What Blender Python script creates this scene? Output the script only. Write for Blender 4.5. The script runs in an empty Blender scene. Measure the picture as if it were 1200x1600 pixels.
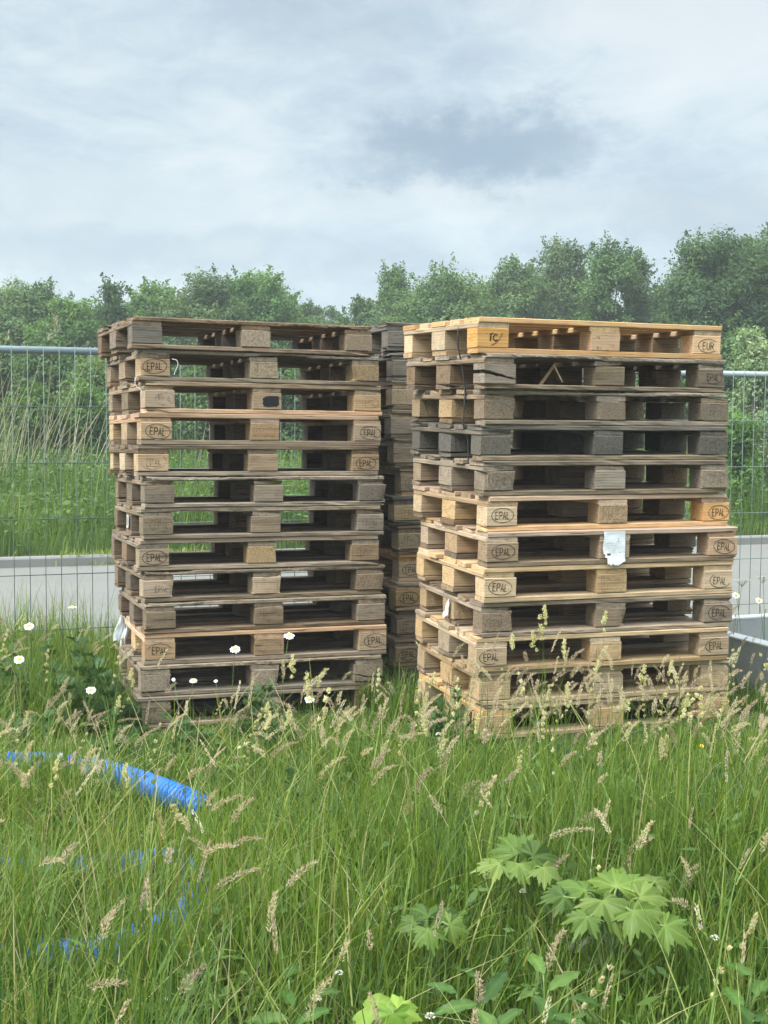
import bpy, math, random
import numpy as np
from mathutils import Matrix, Vector
rng = np.random.default_rng(7)
random.seed(7)
S = bpy.context.scene
COL = S.collection
TH = 0.35                                   # the yard's main direction against the camera
CT, ST = math.cos(TH), math.sin(TH)
CAM_Z, F, PITCH, ROLL = 1.343, 2048.0, -0.0692, 0.0058

def site(u, v, z=0.0):
    return (u * CT - v * ST, u * ST + v * CT, z)
def to_site(x, y):
    return x * CT + y * ST, -x * ST + y * CT
# camera axes
_c, _s = math.cos(PITCH), math.sin(PITCH)
FWD = np.array([0, _c, _s]); UP0 = np.array([0, -_s, _c]); RT0 = np.array([1.0, 0, 0])
RT = math.cos(ROLL) * RT0 + math.sin(ROLL) * UP0
UP = -math.sin(ROLL) * RT0 + math.cos(ROLL) * UP0
def ray(px, py):
    return FWD + RT * (px - 600) / F - UP * (py - 800) / F
def at(px, py, Y):
    d = ray(px, py); t = Y / d[1]
    return np.array([0, 0, CAM_Z]) + d * t
def at_z(px, py, z):
    d = ray(px, py); t = (z - CAM_Z) / d[2]
    return np.array([0, 0, CAM_Z]) + d * t

def sstep(a, b, x):
    t = np.clip((x - a) / (b - a), 0, 1)
    return t * t * (3 - 2 * t)
def gz(x, y):
    """height of the ground"""
    x = np.asarray(x, float); y = np.asarray(y, float)
    u = x * CT + y * ST; v = -x * ST + y * CT
    m = -0.012 + 0.0315 * (np.clip(u, -1.5, 5.5) - 2.8) - 0.0555 * (np.clip(v, 4.7, 7.6) - 5.35) - 0.008 * (np.clip(v, -20, 4.7) - 4.7)
    m = m + 0.012 * np.sin(x * 3.1 + 1) * np.sin(y * 2.7) * sstep(4.6, 3.6, v)
    z = m + (-0.204 - m) * sstep(7.5, 8.5, v)
    far = -0.11 + 0.40 * sstep(14.2, 18.0, v) + 0.15 * sstep(19, 40, v)
    return np.where(v > 14.06, far, z)

# ------------------------------------------------------------------ objects
def tag(o, label=None, cat=None, group=None, kind=None):
    if label: o['label'] = label
    if cat: o['category'] = cat
    if group: o['group'] = group
    if kind: o['kind'] = kind
    return o
def link(name, me, mat=None, parent=None):
    o = bpy.data.objects.new(name, me); COL.objects.link(o)
    if mat is not None and len(me.materials) == 0: me.materials.append(mat)
    if parent is not None: o.parent = parent
    return o
def empty(name, loc=(0, 0, 0)):
    o = bpy.data.objects.new(name, None); COL.objects.link(o)
    o.location = loc; o.empty_display_size = 0.1
    return o
class MB:
    def __init__(s): s.v = []; s.f = []; s.t = []
    def add(s, verts, faces, tone=0.5):
        b = len(s.v); s.v += [tuple(map(float, p)) for p in verts]
        s.f += [tuple(int(i) + b for i in f) for f in faces]; s.t += [tone] * len(verts)
    def mesh(s, name, smooth=False):
        me = bpy.data.meshes.new(name); me.from_pydata(s.v, [], s.f)
        a = me.attributes.new('tone', 'FLOAT', 'POINT'); a.data.foreach_set('value', np.array(s.t, np.float32))
        if smooth: me.polygons.foreach_set('use_smooth', [True] * len(me.polygons))
        me.update(); return me
    def box(s, a, b, tone=.5):
        (x0, y0, z0), (x1, y1, z1) = a, b
        s.add([(x0,y0,z0),(x1,y0,z0),(x1,y1,z0),(x0,y1,z0),(x0,y0,z1),(x1,y0,z1),(x1,y1,z1),(x0,y1,z1)],
              [(0,3,2,1),(4,5,6,7),(0,1,5,4),(1,2,6,5),(2,3,7,6),(3,0,4,7)], tone)
    def tube(s, pts, r, n=8, tone=.5, cap=True):
        pts = np.asarray(pts, float); N = len(pts)
        r = np.broadcast_to(np.asarray(r, float), (N,))
        tg = np.gradient(pts, axis=0); tg /= np.linalg.norm(tg, axis=1)[:, None] + 1e-12
        ref = np.array([0, 0, 1.0]) if abs(tg[0][2]) < .9 else np.array([1.0, 0, 0])
        V = []
        for i in range(N):
            a = np.cross(tg[i], ref); a /= np.linalg.norm(a) + 1e-12
            b = np.cross(a, tg[i]); ref = b
            for k in range(n):
                w = 2 * math.pi * k / n
                V.append(pts[i] + r[i] * (math.cos(w) * a + math.sin(w) * b))
        Fc = []
        for i in range(N - 1):
            for k in range(n):
                k2 = (k + 1) % n
                Fc.append((i*n+k, i*n+k2, (i+1)*n+k2, (i+1)*n+k))
        if cap: Fc.append(tuple(range(n))[::-1]); Fc.append(tuple((N-1)*n+k for k in range(n)))
        s.add(V, Fc, tone)
def np_mesh(name, verts, quads=None, tris=None, tone=None, smooth=False):
    """mesh from numpy arrays"""
    me = bpy.data.meshes.new(name)
    nq = 0 if quads is None else len(quads); nt = 0 if tris is None else len(tris)
    me.vertices.add(len(verts)); me.vertices.foreach_set('co', np.asarray(verts, np.float32).ravel())
    idx = []
    if nq: idx.append(np.asarray(quads, np.int32).ravel())
    if nt: idx.append(np.asarray(tris, np.int32).ravel())
    idx = np.concatenate(idx)
    me.loops.add(len(idx)); me.loops.foreach_set('vertex_index', idx)
    st = np.concatenate([np.arange(nq) * 4, nq * 4 + np.arange(nt) * 3]).astype(np.int32)
    me.polygons.add(nq + nt); me.polygons.foreach_set('loop_start', st)
    me.polygons.foreach_set('use_smooth', np.full(nq + nt, smooth))
    if tone is not None:
        a = me.attributes.new('tone', 'FLOAT', 'POINT'); a.data.foreach_set('value', np.asarray(tone, np.float32))
    me.update(calc_edges=True); me.validate()
    return me
def catmull(P, n):
    P = np.asarray(P, float); P = np.vstack([2*P[0]-P[1], P, 2*P[-1]-P[-2]])
    out = []
    for i in range(1, len(P) - 2):
        for t in np.linspace(0, 1, n, endpoint=False):
            a, b, c, d = P[i-1], P[i], P[i+1], P[i+2]
            out.append(.5*((2*b)+(-a+c)*t+(2*a-5*b+4*c-d)*t*t+(-a+3*b-3*c+d)*t**3))
    out.append(P[-2]); return np.array(out)

# ------------------------------------------------------------------ materials
class NT:
    def __init__(s, name):
        s.m = bpy.data.materials.new(name); s.m.use_nodes = True; s.t = s.m.node_tree; s.t.nodes.clear()
    def n(s, typ, **kw):
        x = s.t.nodes.new(typ)
        for k, v in kw.items():
            if k.startswith('i_'):
                x.inputs[k[2:].replace('_', ' ')].default_value = v
            else: setattr(x, k, v)
        return x
    def l(s, a, b): s.t.links.new(a, b)
    def ramp(s, fac, stops, interp='LINEAR'):
        r = s.n('ShaderNodeValToRGB'); cr = r.color_ramp; cr.interpolation = interp
        while len(cr.elements) < len(stops): cr.elements.new(0.5)
        for e, (p, c) in zip(cr.elements, stops):
            e.position = p; e.color = (*c, 1) if len(c) == 3 else c
        s.l(fac, r.inputs['Fac']); return r.outputs['Color']
    def mix(s, fac, a, b, mode='MIX'):
        m = s.n('ShaderNodeMix', data_type='RGBA', blend_type=mode)
        for inp, val in ((m.inputs[0], fac), (m.inputs[6], a), (m.inputs[7], b)):
            if hasattr(val, 'links'): s.l(val, inp)
            elif isinstance(val, (int, float)): inp.default_value = val
            else: inp.default_value = (*val, 1) if len(val) == 3 else val
        return m.outputs[2]
    def math(s, op, a, b=0.0, clamp=False):
        m = s.n('ShaderNodeMath', operation=op, use_clamp=clamp)
        for inp, val in ((m.inputs[0], a), (m.inputs[1], b)):
            if hasattr(val, 'links'): s.l(val, inp)
            else: inp.default_value = val
        return m.outputs[0]
    def noise(s, vec, scale, detail=4, rough=.55, dist=0.0):
        x = s.n('ShaderNodeTexNoise'); x.inputs['Scale'].default_value = scale; x.inputs['Detail'].default_value = detail
        x.inputs['Roughness'].default_value = rough; x.inputs['Distortion'].default_value = dist
        if vec is not None: s.l(vec, x.inputs['Vector'])
        return x.outputs['Fac']
    def mapping(s, vec, scale, loc=None):
        x = s.n('ShaderNodeMapping'); x.inputs['Scale'].default_value = scale
        s.l(vec, x.inputs['Vector'])
        if loc is not None: s.l(loc, x.inputs['Location'])
        return x.outputs['Vector']
    def out(s, sh, disp=None):
        o = s.n('ShaderNodeOutputMaterial'); s.l(sh, o.inputs['Surface']); return s.m
    def principled(s, color, rough=.7, bump=None, bdist=.002, bstr=.5, spec=.3, metal=0.0):
        p = s.n('ShaderNodeBsdfPrincipled')
        for inp, val in ((p.inputs['Base Color'], color), (p.inputs['Roughness'], rough)):
            if hasattr(val, 'links'): s.l(val, inp)
            elif isinstance(val, (int, float)): inp.default_value = val
            else: inp.default_value = (*val, 1)
        p.inputs['Specular IOR Level'].default_value = spec; p.inputs['Metallic'].default_value = metal
        if bump is not None:
            b = s.n('ShaderNodeBump'); b.inputs['Distance'].default_value = bdist; b.inputs['Strength'].default_value = bstr
            s.l(bump, b.inputs['Height']); s.l(b.outputs['Normal'], p.inputs['Normal'])
        return p.outputs['BSDF']

def wood(name, light, dark, grey=(.26,.24,.21), greyamt=.2, chip=False, stain=.3):
    t = NT(name)
    tc = t.n('ShaderNodeTexCoord'); oi = t.n('ShaderNodeObjectInfo')
    off = t.n('ShaderNodeCombineXYZ')
    r = oi.outputs['Random']
    t.l(t.math('MULTIPLY', r, 37.0), off.inputs[0]); t.l(t.math('MULTIPLY', r, 91.0), off.inputs[1]); t.l(t.math('MULTIPLY', r, 53.0), off.inputs[2])
    vec = t.n('ShaderNodeVectorMath', operation='ADD'); t.l(tc.outputs['Object'], vec.inputs[0]); t.l(off.outputs[0], vec.inputs[1])
    P = vec.outputs[0]
    if chip:
        g = t.noise(t.mapping(P, (1, 1, 1.4)), 120, 4, .7)
        fine = t.noise(t.mapping(P, (1, 1, 1.5)), 380, 3, .6)
        grain = t.math('ADD', t.math('MULTIPLY', g, .65), t.math('MULTIPLY', fine, .35))
        c = t.ramp(grain, [(.34, [x*.7 for x in dark]), (.5, [(a+b)/2 for a, b in zip(light, dark)]), (.62, light)])
    else:
        g = t.noise(t.mapping(P, (2.2, 46, 46)), 1.0, 5, .6, .4)
        fine = t.noise(t.mapping(P, (8, 260, 260)), 1.0, 3, .6)
        rings = t.n('ShaderNodeTexWave', wave_type='BANDS', bands_direction='Z'); rings.inputs['Scale'].default_value = 26
        rings.inputs['Distortion'].default_value = 6; rings.inputs['Detail'].default_value = 2; rings.inputs['Detail Scale'].default_value = .6
        t.l(t.mapping(P, (.22, 1, 1)), rings.inputs['Vector'])
        blot = t.noise(t.mapping(P, (9, 24, 24)), 1.0, 6, .68)
        grain = t.math('ADD', t.math('ADD', t.math('MULTIPLY', g, .38), t.math('MULTIPLY', fine, .22)), t.math('ADD', t.math('MULTIPLY', rings.outputs['Fac'], .07), t.math('MULTIPLY', blot, .33)))
        c = t.ramp(grain, [(.37, [x*.8 for x in dark]), (.5, [(a+b)/2 for a, b in zip(light, dark)]), (.63, light)])
    # silvering in patches
    w = t.noise(t.mapping(P, (5, 13, 13)), 1.0, 4, .6)
    wf = t.ramp(t.math('ADD', w, greyamt - .5), [(.28, (0,0,0)), (.62, (1,1,1))])
    gg = t.ramp(grain, [(.36, [x*.5 for x in grey]), (.5, [x*.92 for x in grey]), (.64, [x*1.3 for x in grey])])
    c = t.mix(t.math('MULTIPLY', wf, .85), c, gg)
    # dark weather stains and long drying cracks
    st = t.noise(t.mapping(P, (9, 16, 22)), 1.0, 5, .65)
    c = t.mix(t.math('MULTIPLY', t.ramp(st, [(.55, (0,0,0)), (.72, (1,1,1))]), stain), c, [x*.38 for x in dark])
    cr = t.noise(t.mapping(P, (5, 95, 95)), 1.0, 2, .5)
    crk = t.ramp(cr, [(.675, (0,0,0)), (.72, (1,1,1))])
    c = t.mix(t.math('MULTIPLY', crk, .0 if chip else .75), c, [x*.25 for x in dark])
    # each board its own shade
    hs = t.n('ShaderNodeHueSaturation')
    t.l(t.math('ADD', .78, t.math('MULTIPLY', r, .44)), hs.inputs['Value'])
    wn = t.n('ShaderNodeTexWhiteNoise', noise_dimensions='1D'); t.l(r, wn.inputs['W'])
    t.l(t.math('ADD', .80, t.math('MULTIPLY', wn.outputs['Value'], .35)), hs.inputs['Saturation'])
    t.l(c, hs.inputs['Color'])
    h = t.math('SUBTRACT', grain, t.math('MULTIPLY', crk, .0 if chip else .8))
    return t.out(t.principled(hs.outputs['Color'], .82, h, .005 if chip else .004, .9, .2))

def leaf_mat(name, stops, trans=.35, rough=.5, dry=None, tint=.15):
    """foliage: a colour per blade or leaf from the 'tone' attribute, light passing through"""
    t = NT(name)
    a = t.n('ShaderNodeAttribute', attribute_name='tone')
    c = t.ramp(a.outputs['Fac'], stops)
    oi = t.n('ShaderNodeObjectInfo'); hs = t.n('ShaderNodeHueSaturation')
    t.l(t.math('ADD', 1 - tint, t.math('MULTIPLY', oi.outputs['Random'], 2*tint)), hs.inputs['Value']); t.l(c, hs.inputs['Color'])
    c = hs.outputs['Color']
    p = t.principled(c, rough, spec=.25)
    tr = t.n('ShaderNodeBsdfTranslucent')
    t.l(t.mix(1.0, c, (1.25, 1.15, .55), 'MULTIPLY'), tr.inputs['Color'])
    m = t.n('ShaderNodeMixShader'); m.inputs[0].default_value = trans
    t.l(p, m.inputs[1]); t.l(tr.outputs[0], m.inputs[2])
    return t.out(m.outputs[0])
def plain(name, color, rough=.6, metal=0.0, spec=.4, var=.15, scale=30, bump=.0):
    t = NT(name); tc = t.n('ShaderNodeTexCoord')
    n = t.noise(tc.outputs['Object'], scale, 4, .6)
    c = t.mix(n, [x*(1-var) for x in color], [min(1, x*(1+var)) for x in color])
    return t.out(t.principled(c, rough, n if bump else None, bump, .6, spec, metal))

M = {}
M['fresh'] = wood('wood fresh yellow', (.58,.415,.245), (.41,.265,.135), greyamt=.02, stain=.12)
M['orange'] = wood('wood fresh orange', (.58,.355,.175), (.42,.235,.10), greyamt=.0, stain=.10)
M['yellowtan'] = wood('wood yellow tan', (.50,.36,.215), (.31,.21,.118), grey=(.32,.27,.20), greyamt=.2, stain=.25)
M['tan'] = wood('wood tan', (.42,.30,.19), (.25,.165,.098), grey=(.26,.215,.165), greyamt=.15, stain=.3)
M['salmon'] = wood('wood salmon', (.50,.345,.235), (.35,.22,.135), greyamt=.05, stain=.15)
M['tangrey'] = wood('wood tan grey', (.325,.238,.158), (.175,.122,.078), grey=(.23,.182,.132), greyamt=.3, stain=.4)
M['brown'] = wood('wood weathered brown', (.235,.166,.108), (.122,.082,.052), grey=(.185,.145,.108), greyamt=.3, stain=.5)
M['grey'] = wood('wood silver grey', (.275,.21,.146), (.135,.098,.065), grey=(.232,.184,.134), greyamt=.45, stain=.4)
M['dark'] = wood('wood dark grey', (.165,.137,.107), (.082,.066,.05), grey=(.14,.12,.098), greyamt=.45, stain=.45)
M['chip_tan'] = wood('chipboard tan', (.47,.345,.21), (.20,.135,.08), greyamt=.1, chip=True, stain=.3)
M['chip_brown'] = wood('chipboard brown', (.31,.225,.15), (.13,.09,.058), greyamt=.2, chip=True, stain=.4)
M['chip_grey'] = wood('chipboard grey', (.30,.235,.17), (.115,.086,.06), grey=(.235,.19,.145), greyamt=.3, chip=True, stain=.45)
M['chip_dark'] = wood('chipboard dark grey', (.165,.145,.12), (.066,.056,.046), grey=(.13,.118,.105), greyamt=.3, chip=True, stain=.4)

def stamp_mat(name, color, lo, hi, amax=1.0):
    t = NT(name); tc = t.n('ShaderNodeTexCoord'); oi = t.n('ShaderNodeObjectInfo')
    off = t.n('ShaderNodeVectorMath', operation='ADD'); t.l(tc.outputs['Object'], off.inputs[0])
    cx = t.n('ShaderNodeCombineXYZ'); t.l(t.math('MULTIPLY', oi.outputs['Random'], 40.0), cx.inputs[0]); t.l(t.math('MULTIPLY', oi.outputs['Random'], 17.0), cx.inputs[2]); t.l(cx.outputs[0], off.inputs[1])
    a = t.noise(off.outputs[0], 34, 5, .65)
    b = t.noise(t.mapping(off.outputs[0], (30, 200, 260)), 1.0, 3, .6)
    al = t.ramp(t.math('ADD', t.math('MULTIPLY', a, .7), t.math('MULTIPLY', b, .3)), [(lo, (0,0,0)), (hi, (amax,)*3)])
    p = t.principled(color, .85, spec=.1); tr = t.n('ShaderNodeBsdfTransparent'); m = t.n('ShaderNodeMixShader')
    t.l(al, m.inputs[0]); t.l(tr.outputs[0], m.inputs[1]); t.l(p, m.inputs[2])
    return t.out(m.outputs[0])
M['stamp'] = stamp_mat('burnt stamp', (.045,.028,.018), .32, .48, .9)
M['stamp_worn'] = stamp_mat('worn stamp', (.06,.042,.03), .42, .60, .75)
M['stamp_ghost'] = stamp_mat('nearly gone stamp', (.07,.055,.042), .47, .66, .55)
M['burn'] = stamp_mat('scorch mark', (.022,.021,.022), .15, .30, 1.0)

# ------------------------------------------------------------------ ground, road, kerb
def soil():
    t = NT('soil'); g = t.n('ShaderNodeNewGeometry')
    n1 = t.noise(g.outputs['Position'], 3.0, 6, .6); n2 = t.noise(g.outputs['Position'], 40, 5, .65)
    c = t.ramp(n2, [(.3, (.028,.034,.014)), (.55, (.05,.058,.022)), (.75, (.085,.075,.035))])
    c = t.mix(t.ramp(n1, [(.4, (0,0,0)), (.65, (1,1,1))]), c, (.05,.075,.022))
    return t.out(t.principled(c, .95, n2, .03, .8, .1))
M['soil'] = soil()
def asphalt():
    t = NT('road surface'); g = t.n('ShaderNodeNewGeometry')
    n1 = t.noise(g.outputs['Position'], .7, 5, .6); n2 = t.noise(g.outputs['Position'], 160, 4, .7); n3 = t.noise(g.outputs['Position'], 9, 5, .6)
    c = t.ramp(n2, [(.3, (.105,.102,.094)), (.5, (.155,.15,.138)), (.72, (.21,.203,.188))])
    c = t.mix(t.math('MULTIPLY', t.ramp(n1, [(.4, (0,0,0)), (.7, (1,1,1))]), .35), c, (.115,.11,.10))
    c = t.mix(t.math('MULTIPLY', t.ramp(n3, [(.55, (0,0,0)), (.75, (1,1,1))]), .25), c, (.10,.094,.083))
    return t.out(t.principled(c, .9, n2, .006, .6, .2))
M['road'] = asphalt()
def concrete(name, base, var=.2):
    t = NT(name); tc = t.n('ShaderNodeTexCoord')
    n1 = t.noise(tc.outputs['Object'], 3, 6, .65); n2 = t.noise(tc.outputs['Object'], 90, 4, .7)
    c = t.mix(n1, [x*(1-var) for x in base], [x*(1+var) for x in base])
    c = t.mix(t.math('MULTIPLY', n2, .4), c, [x*.6 for x in base])
    return t.out(t.principled(c, .88, n2, .004, .5, .2))
M['concrete'] = concrete('concrete', (.36,.37,.37))
M['concrete_rim'] = concrete('pale concrete', (.40,.405,.40), .12)
M['kerb'] = concrete('kerb concrete', (.20,.198,.185))

def lines(a, b, n): return list(np.linspace(a, b, n, endpoint=False))
us = lines(-320, -40, 8) + lines(-40, -8, 16) + lines(-8, 12, 80) + lines(12, 44, 16) + lines(44, 321, 9)
vs = lines(-60, -4, 8) + lines(-4, 14.0, 90) + [14.0, 14.055, 14.065, 14.2] + lines(14.4, 24, 30) + lines(24, 60, 12) + lines(60, 420, 10)
U, V = np.meshgrid(us, vs)
X = U * CT - V * ST; Y = U * ST + V * CT
Z = gz(X, Y)
nu, nv = len(us), len(vs)
I = np.arange(nu * nv).reshape(nv, nu)
q = np.stack([I[:-1, :-1], I[:-1, 1:], I[1:, 1:], I[1:, :-1]], -1).reshape(-1, 4)
ground = link('ground', np_mesh('ground', np.stack([X, Y, Z], -1).reshape(-1, 3), q, smooth=True), M['soil']); tag(ground, kind='structure')
def strip(name, prof, u0, u1, mat, n=60):
    """a profile (v, z) swept along the yard's main direction"""
    uu = np.linspace(u0, u1, n); V_ = [site(u, v, z) for u in uu for v, z in prof]; k = len(prof)
    f = [(i*k+j, (i+1)*k+j, (i+1)*k+j+1, i*k+j+1) for i in range(n-1) for j in range(k-1)]
    mb = MB(); mb.add(V_, f); return tag(link(name, mb.mesh(name), mat), kind='structure')
strip('road', [(8.62, -.30), (8.64, -.196), (14.012, -.196)], -60, 90, M['road'])
strip('kerb', [(14.008, -.4), (14.008, -.112), (14.022, -.094), (14.12, -.090), (14.135, -.098), (14.135, -.3)], -60, 90, M['kerb'])

# ------------------------------------------------------------------ pallets
TK = 0.1477
def wob(r, x, amp, f=6.0):
    return amp * (np.sin(x * f * r.uniform(.6, 1.4) + r.uniform(0, 6.3)) * .6 + np.sin(x * f * r.uniform(2, 3.5) + r.uniform(0, 6.3)) * .4)
def board_mesh(name, L, W, T, wear, r, bites=(), step=.06, flat_front=False):
    """a sawn board: along x, wandering edges, rounded arrises, ragged ends, optional splintered front edge"""
    if bites: step = .012
    N = max(5, int(L / step) + 1)
    xs = np.linspace(-L/2, L/2, N); c0 = .002 + .0025 * wear
    hw = W / 2; ht = T / 2
    base = [(-hw, -ht + c0), (-hw, ht - c0), (-hw + c0, ht), (hw - c0, ht), (hw, ht - c0), (hw, -ht + c0), (hw - c0, -ht), (-hw + c0, -ht)]
    V_ = np.zeros((N, 8, 3))
    for k, (y, z) in enumerate(base):
        a = (.0004 + .0022 * wear)
        if flat_front and k in (0, 1): a = .0003
        V_[:, k, 0] = xs
        V_[:, k, 1] = y - np.sign(y) * np.abs(wob(r, xs, a * 1.3))
        V_[:, k, 2] = z - np.sign(z) * np.abs(wob(r, xs, min(a, .0011)))
        if not flat_front and wear > .3:
            V_[:, k, 1] -= np.sign(y) * np.clip(r.normal(0, .002 * wear, N), 0, .006)
            if k in (1, 2): V_[:, k, 2] -= np.clip(r.normal(-.0004, .0014 * wear, N), 0, .005)
        jit = .0008 + .004 * wear
        V_[0, k, 0] += r.uniform(0, jit); V_[-1, k, 0] -= r.uniform(0, jit)
    if wear > .35:
        for _ in range(int(r.integers(0, 4))):
            k = int(r.choice([0, 1, 2, 7, 0, 1])); en = int(r.integers(0, 2)); c_ = r.uniform(.004, .013)*min(1.2, wear+.3)
            for st_ in (0, 1):
                i_ = st_ if en == 0 else N-1-st_; q_ = c_*(1-.65*st_)
                V_[i_, k, 1] += q_*.8; V_[i_, k, 2] += q_*.6*(-np.sign(V_[i_, k, 2]))
                if st_ == 0: V_[i_, k, 0] += q_*.8*(1 if en == 0 else -1)
    for (x0, x1, where, dep) in bites:
        m = (xs >= x0) & (xs <= x1); n = m.sum()
        if n == 0: continue
        t = np.linspace(0, 1, n); prof = np.sin(np.pi * np.clip(t, 0, 1)) ** .6 * dep * (0.6 + .5 * r.random(n))
        if where == 'top':
            for k in (1, 2): V_[m, k, 2] -= np.minimum(prof, T * .85)
        elif where == 'bottom':
            for k in (0, 7): V_[m, k, 2] += np.minimum(prof, T * .85)
        else:
            for k in (0, 1, 2, 7): V_[m, k, 1] += prof
    f = [(i*8+k, (i+1)*8+k, (i+1)*8+(k+1) % 8, i*8+(k+1) % 8) for i in range(N-1) for k in range(8)]
    f = [tuple(reversed(t)) for t in f]
    f += [tuple(range(8))[::-1], tuple((N-1)*8+k for k in range(8))]
    f[-2] = tuple(range(8)); f[-1] = tuple((N-1)*8+k for k in range(8))[::-1]
    me = bpy.data.meshes.new(name); me.from_pydata(V_.reshape(-1, 3).tolist(), [], f); me.update()
    return me
def fix_normals(me):
    import bmesh
    b = bmesh.new(); b.from_mesh(me); bmesh.ops.recalc_face_normals(b, faces=b.faces); b.to_mesh(me); b.free(); return me
def split_block_mesh(name, L, W, T, r, right=False):
    """a block torn along its grain: two halves with a ragged wedge between them"""
    N = 26; xs = np.linspace(-L/2, L/2, N); t = np.linspace(0, 1, N)
    mid = .008 - .028 * t + np.array([0] + list(np.cumsum(r.normal(0, .0011, N-1))))
    gap = (.0155 * (1 - .75 * t) + .003 * np.abs(np.sin(t * 13)))
    if right: mid, gap = (-mid - .022)[::-1], gap[::-1] * .8
    mb = MB()
    for up in (0, 1):
        V_ = []
        for i in range(N):
            z0, z1 = (mid[i] + gap[i] / 2, T/2) if up else (-T/2, mid[i] - gap[i] / 2)
            lean = -.003 * (1 - t[i]) if not up else 0
            V_ += [(xs[i], -W/2 + lean, z0), (xs[i], -W/2 + lean, z1), (xs[i], W/2, z1), (xs[i], W/2, z0)]
        f = [(i*4+k, (i+1)*4+k, (i+1)*4+(k+1) % 4, i*4+(k+1) % 4) for i in range(N-1) for k in range(4)]
        f += [(0, 1, 2, 3), tuple((N-1)*4+k for k in range(4))]
        mb.add(V_, f)
    return fix_normals(mb.mesh(name))

# letters as strokes on a 1 x 1.6 cell
GL = {
 'E': [[(1,0),(0,0),(0,1.6),(1,1.6)], [(0,.85),(.8,.85)]],
 'P': [[(0,0),(0,1.6),(.75,1.6),(1,1.4),(1,.95),(.75,.75),(.08,.75)]],
 'A': [[(0,0),(.5,1.6),(1,0)], [(.2,.5),(.8,.5)]],
 'L': [[(0,1.6),(0,0),(.9,0)]],
 'U': [[(0,1.6),(0,.25),(.25,0),(.75,0),(1,.25),(1,1.6)]],
 'R': [[(0,0),(0,1.6),(.75,1.6),(1,1.4),(1,1.0),(.75,.8),(.08,.8)], [(.5,.76),(1,0)]],
 'I': [[(.5,0),(.5,1.6)]],
 'C': [[(1,1.3),(.75,1.6),(.25,1.6),(0,1.3),(0,.3),(.25,0),(.75,0),(1,.3)]],
 'H': [[(0,0),(0,1.6)], [(1,0),(1,1.6)], [(.06,.82),(.94,.82)]],
 'T': [[(0,1.6),(1,1.6)], [(.5,1.5),(.5,0)]],
 'D': [[(0,0),(0,1.6),(.65,1.6),(1,1.25),(1,.35),(.65,0),(.08,0)]],
 'B': [[(0,0),(0,1.6),(.7,1.6),(.95,1.35),(.95,1.05),(.7,.85),(.1,.85)], [(.7,.82),(1,.6),(1,.2),(.75,0),(.08,0)]],
 '-': [[(.1,.8),(.9,.8)]], '1': [[(.2,1.3),(.6,1.6),(.6,0)]], '4': [[(.75,0),(.75,1.6),(0,.5),(1,.5)]],
 '6': [[(.9,1.5),(.5,1.6),(.1,1.1),(0,.4),(.25,0),(.75,0),(1,.4),(.75,.8),(.15,.75)]],
 '0': [[(.3,0),(0,.4),(0,1.2),(.3,1.6),(.7,1.6),(1,1.2),(1,.4),(.7,0),(.36,0)]],
 '2': [[(0,1.3),(.3,1.6),(.75,1.6),(1,1.25),(0,0),(1,0)]],
}
def ribbon(mb, pts, w, yoff, closed=False):
    P = np.asarray(pts, float); n = len(P); L_, R_ = [], []
    for i in range(n):
        if closed: a, b = P[(i-1) % n], P[(i+1) % n]
        else: a, b = P[max(i-1, 0)], P[min(i+1, n-1)]
        d1 = P[i] - a; d2 = b - P[i]
        d1 = d1 / (np.linalg.norm(d1) or 1); d2 = d2 / (np.linalg.norm(d2) or 1)
        if not closed and i == 0: d1 = d2
        if not closed and i == n-1: d2 = d1
        t = d1 + d2; t = t / (np.linalg.norm(t) or 1); nn = np.array([-t[1], t[0]])
        k = 1 / max(.45, float(np.dot(nn, np.array([-d1[1], d1[0]]))))
        L_.append(P[i] + nn * w/2 * k); R_.append(P[i] - nn * w/2 * k)
    V_ = [(p[0], yoff, p[1]) for p in L_] + [(p[0], yoff, p[1]) for p in R_]
    m = n if closed else n - 1
    f = [(i, n + i, n + (i+1) % n, (i+1) % n) for i in range(m)]
    mb.add(V_, f)
class Stamp:
    def __init__(s): s.mb = MB(); s.k = 0
    def stroke(s, pts, w, closed=False):
        ribbon(s.mb, pts, w, -s.k * .00005, closed); s.k += 1
    def text(s, txt, x, z, h, w, gap, sw):
        sc = h / 1.6
        for ch in txt:
            for st in GL.get(ch, []):
                s.stroke([(x + a * w, z + b * sc) for a, b in st], sw)
            x += w + gap
        return x
    def oval(s, a, b, sw, t0=0, t1=360, cx=0, cz=0, n=44):
        if t1 - t0 >= 360:
            s.stroke([(cx + a*math.cos(k/n*2*math.pi), cz + b*math.sin(k/n*2*math.pi)) for k in range(n)], sw, True)
        else:
            s.stroke([(cx + a*math.cos(math.radians(q_)), cz + b*math.sin(math.radians(q_))) for q_ in np.linspace(t0, t1, n)], sw)
def oval_stamp(word, sc=1.0, dx=0.0, dz=0.0, arc=(0, 360)):
    s = Stamp(); s.oval(.052*sc, .0305*sc, .0030, *arc, cx=dx, cz=dz)
    n = len(word); w = .0125*sc; g = .0052*sc
    if word == 'EUR': w, g = .014*sc, .007*sc
    tw = n*w + (n-1)*g
    s.text(word, dx - tw/2, dz - .0155*sc, .031*sc, w, g, .0036*sc)
    return s.mb.mesh('stamp')
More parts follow.
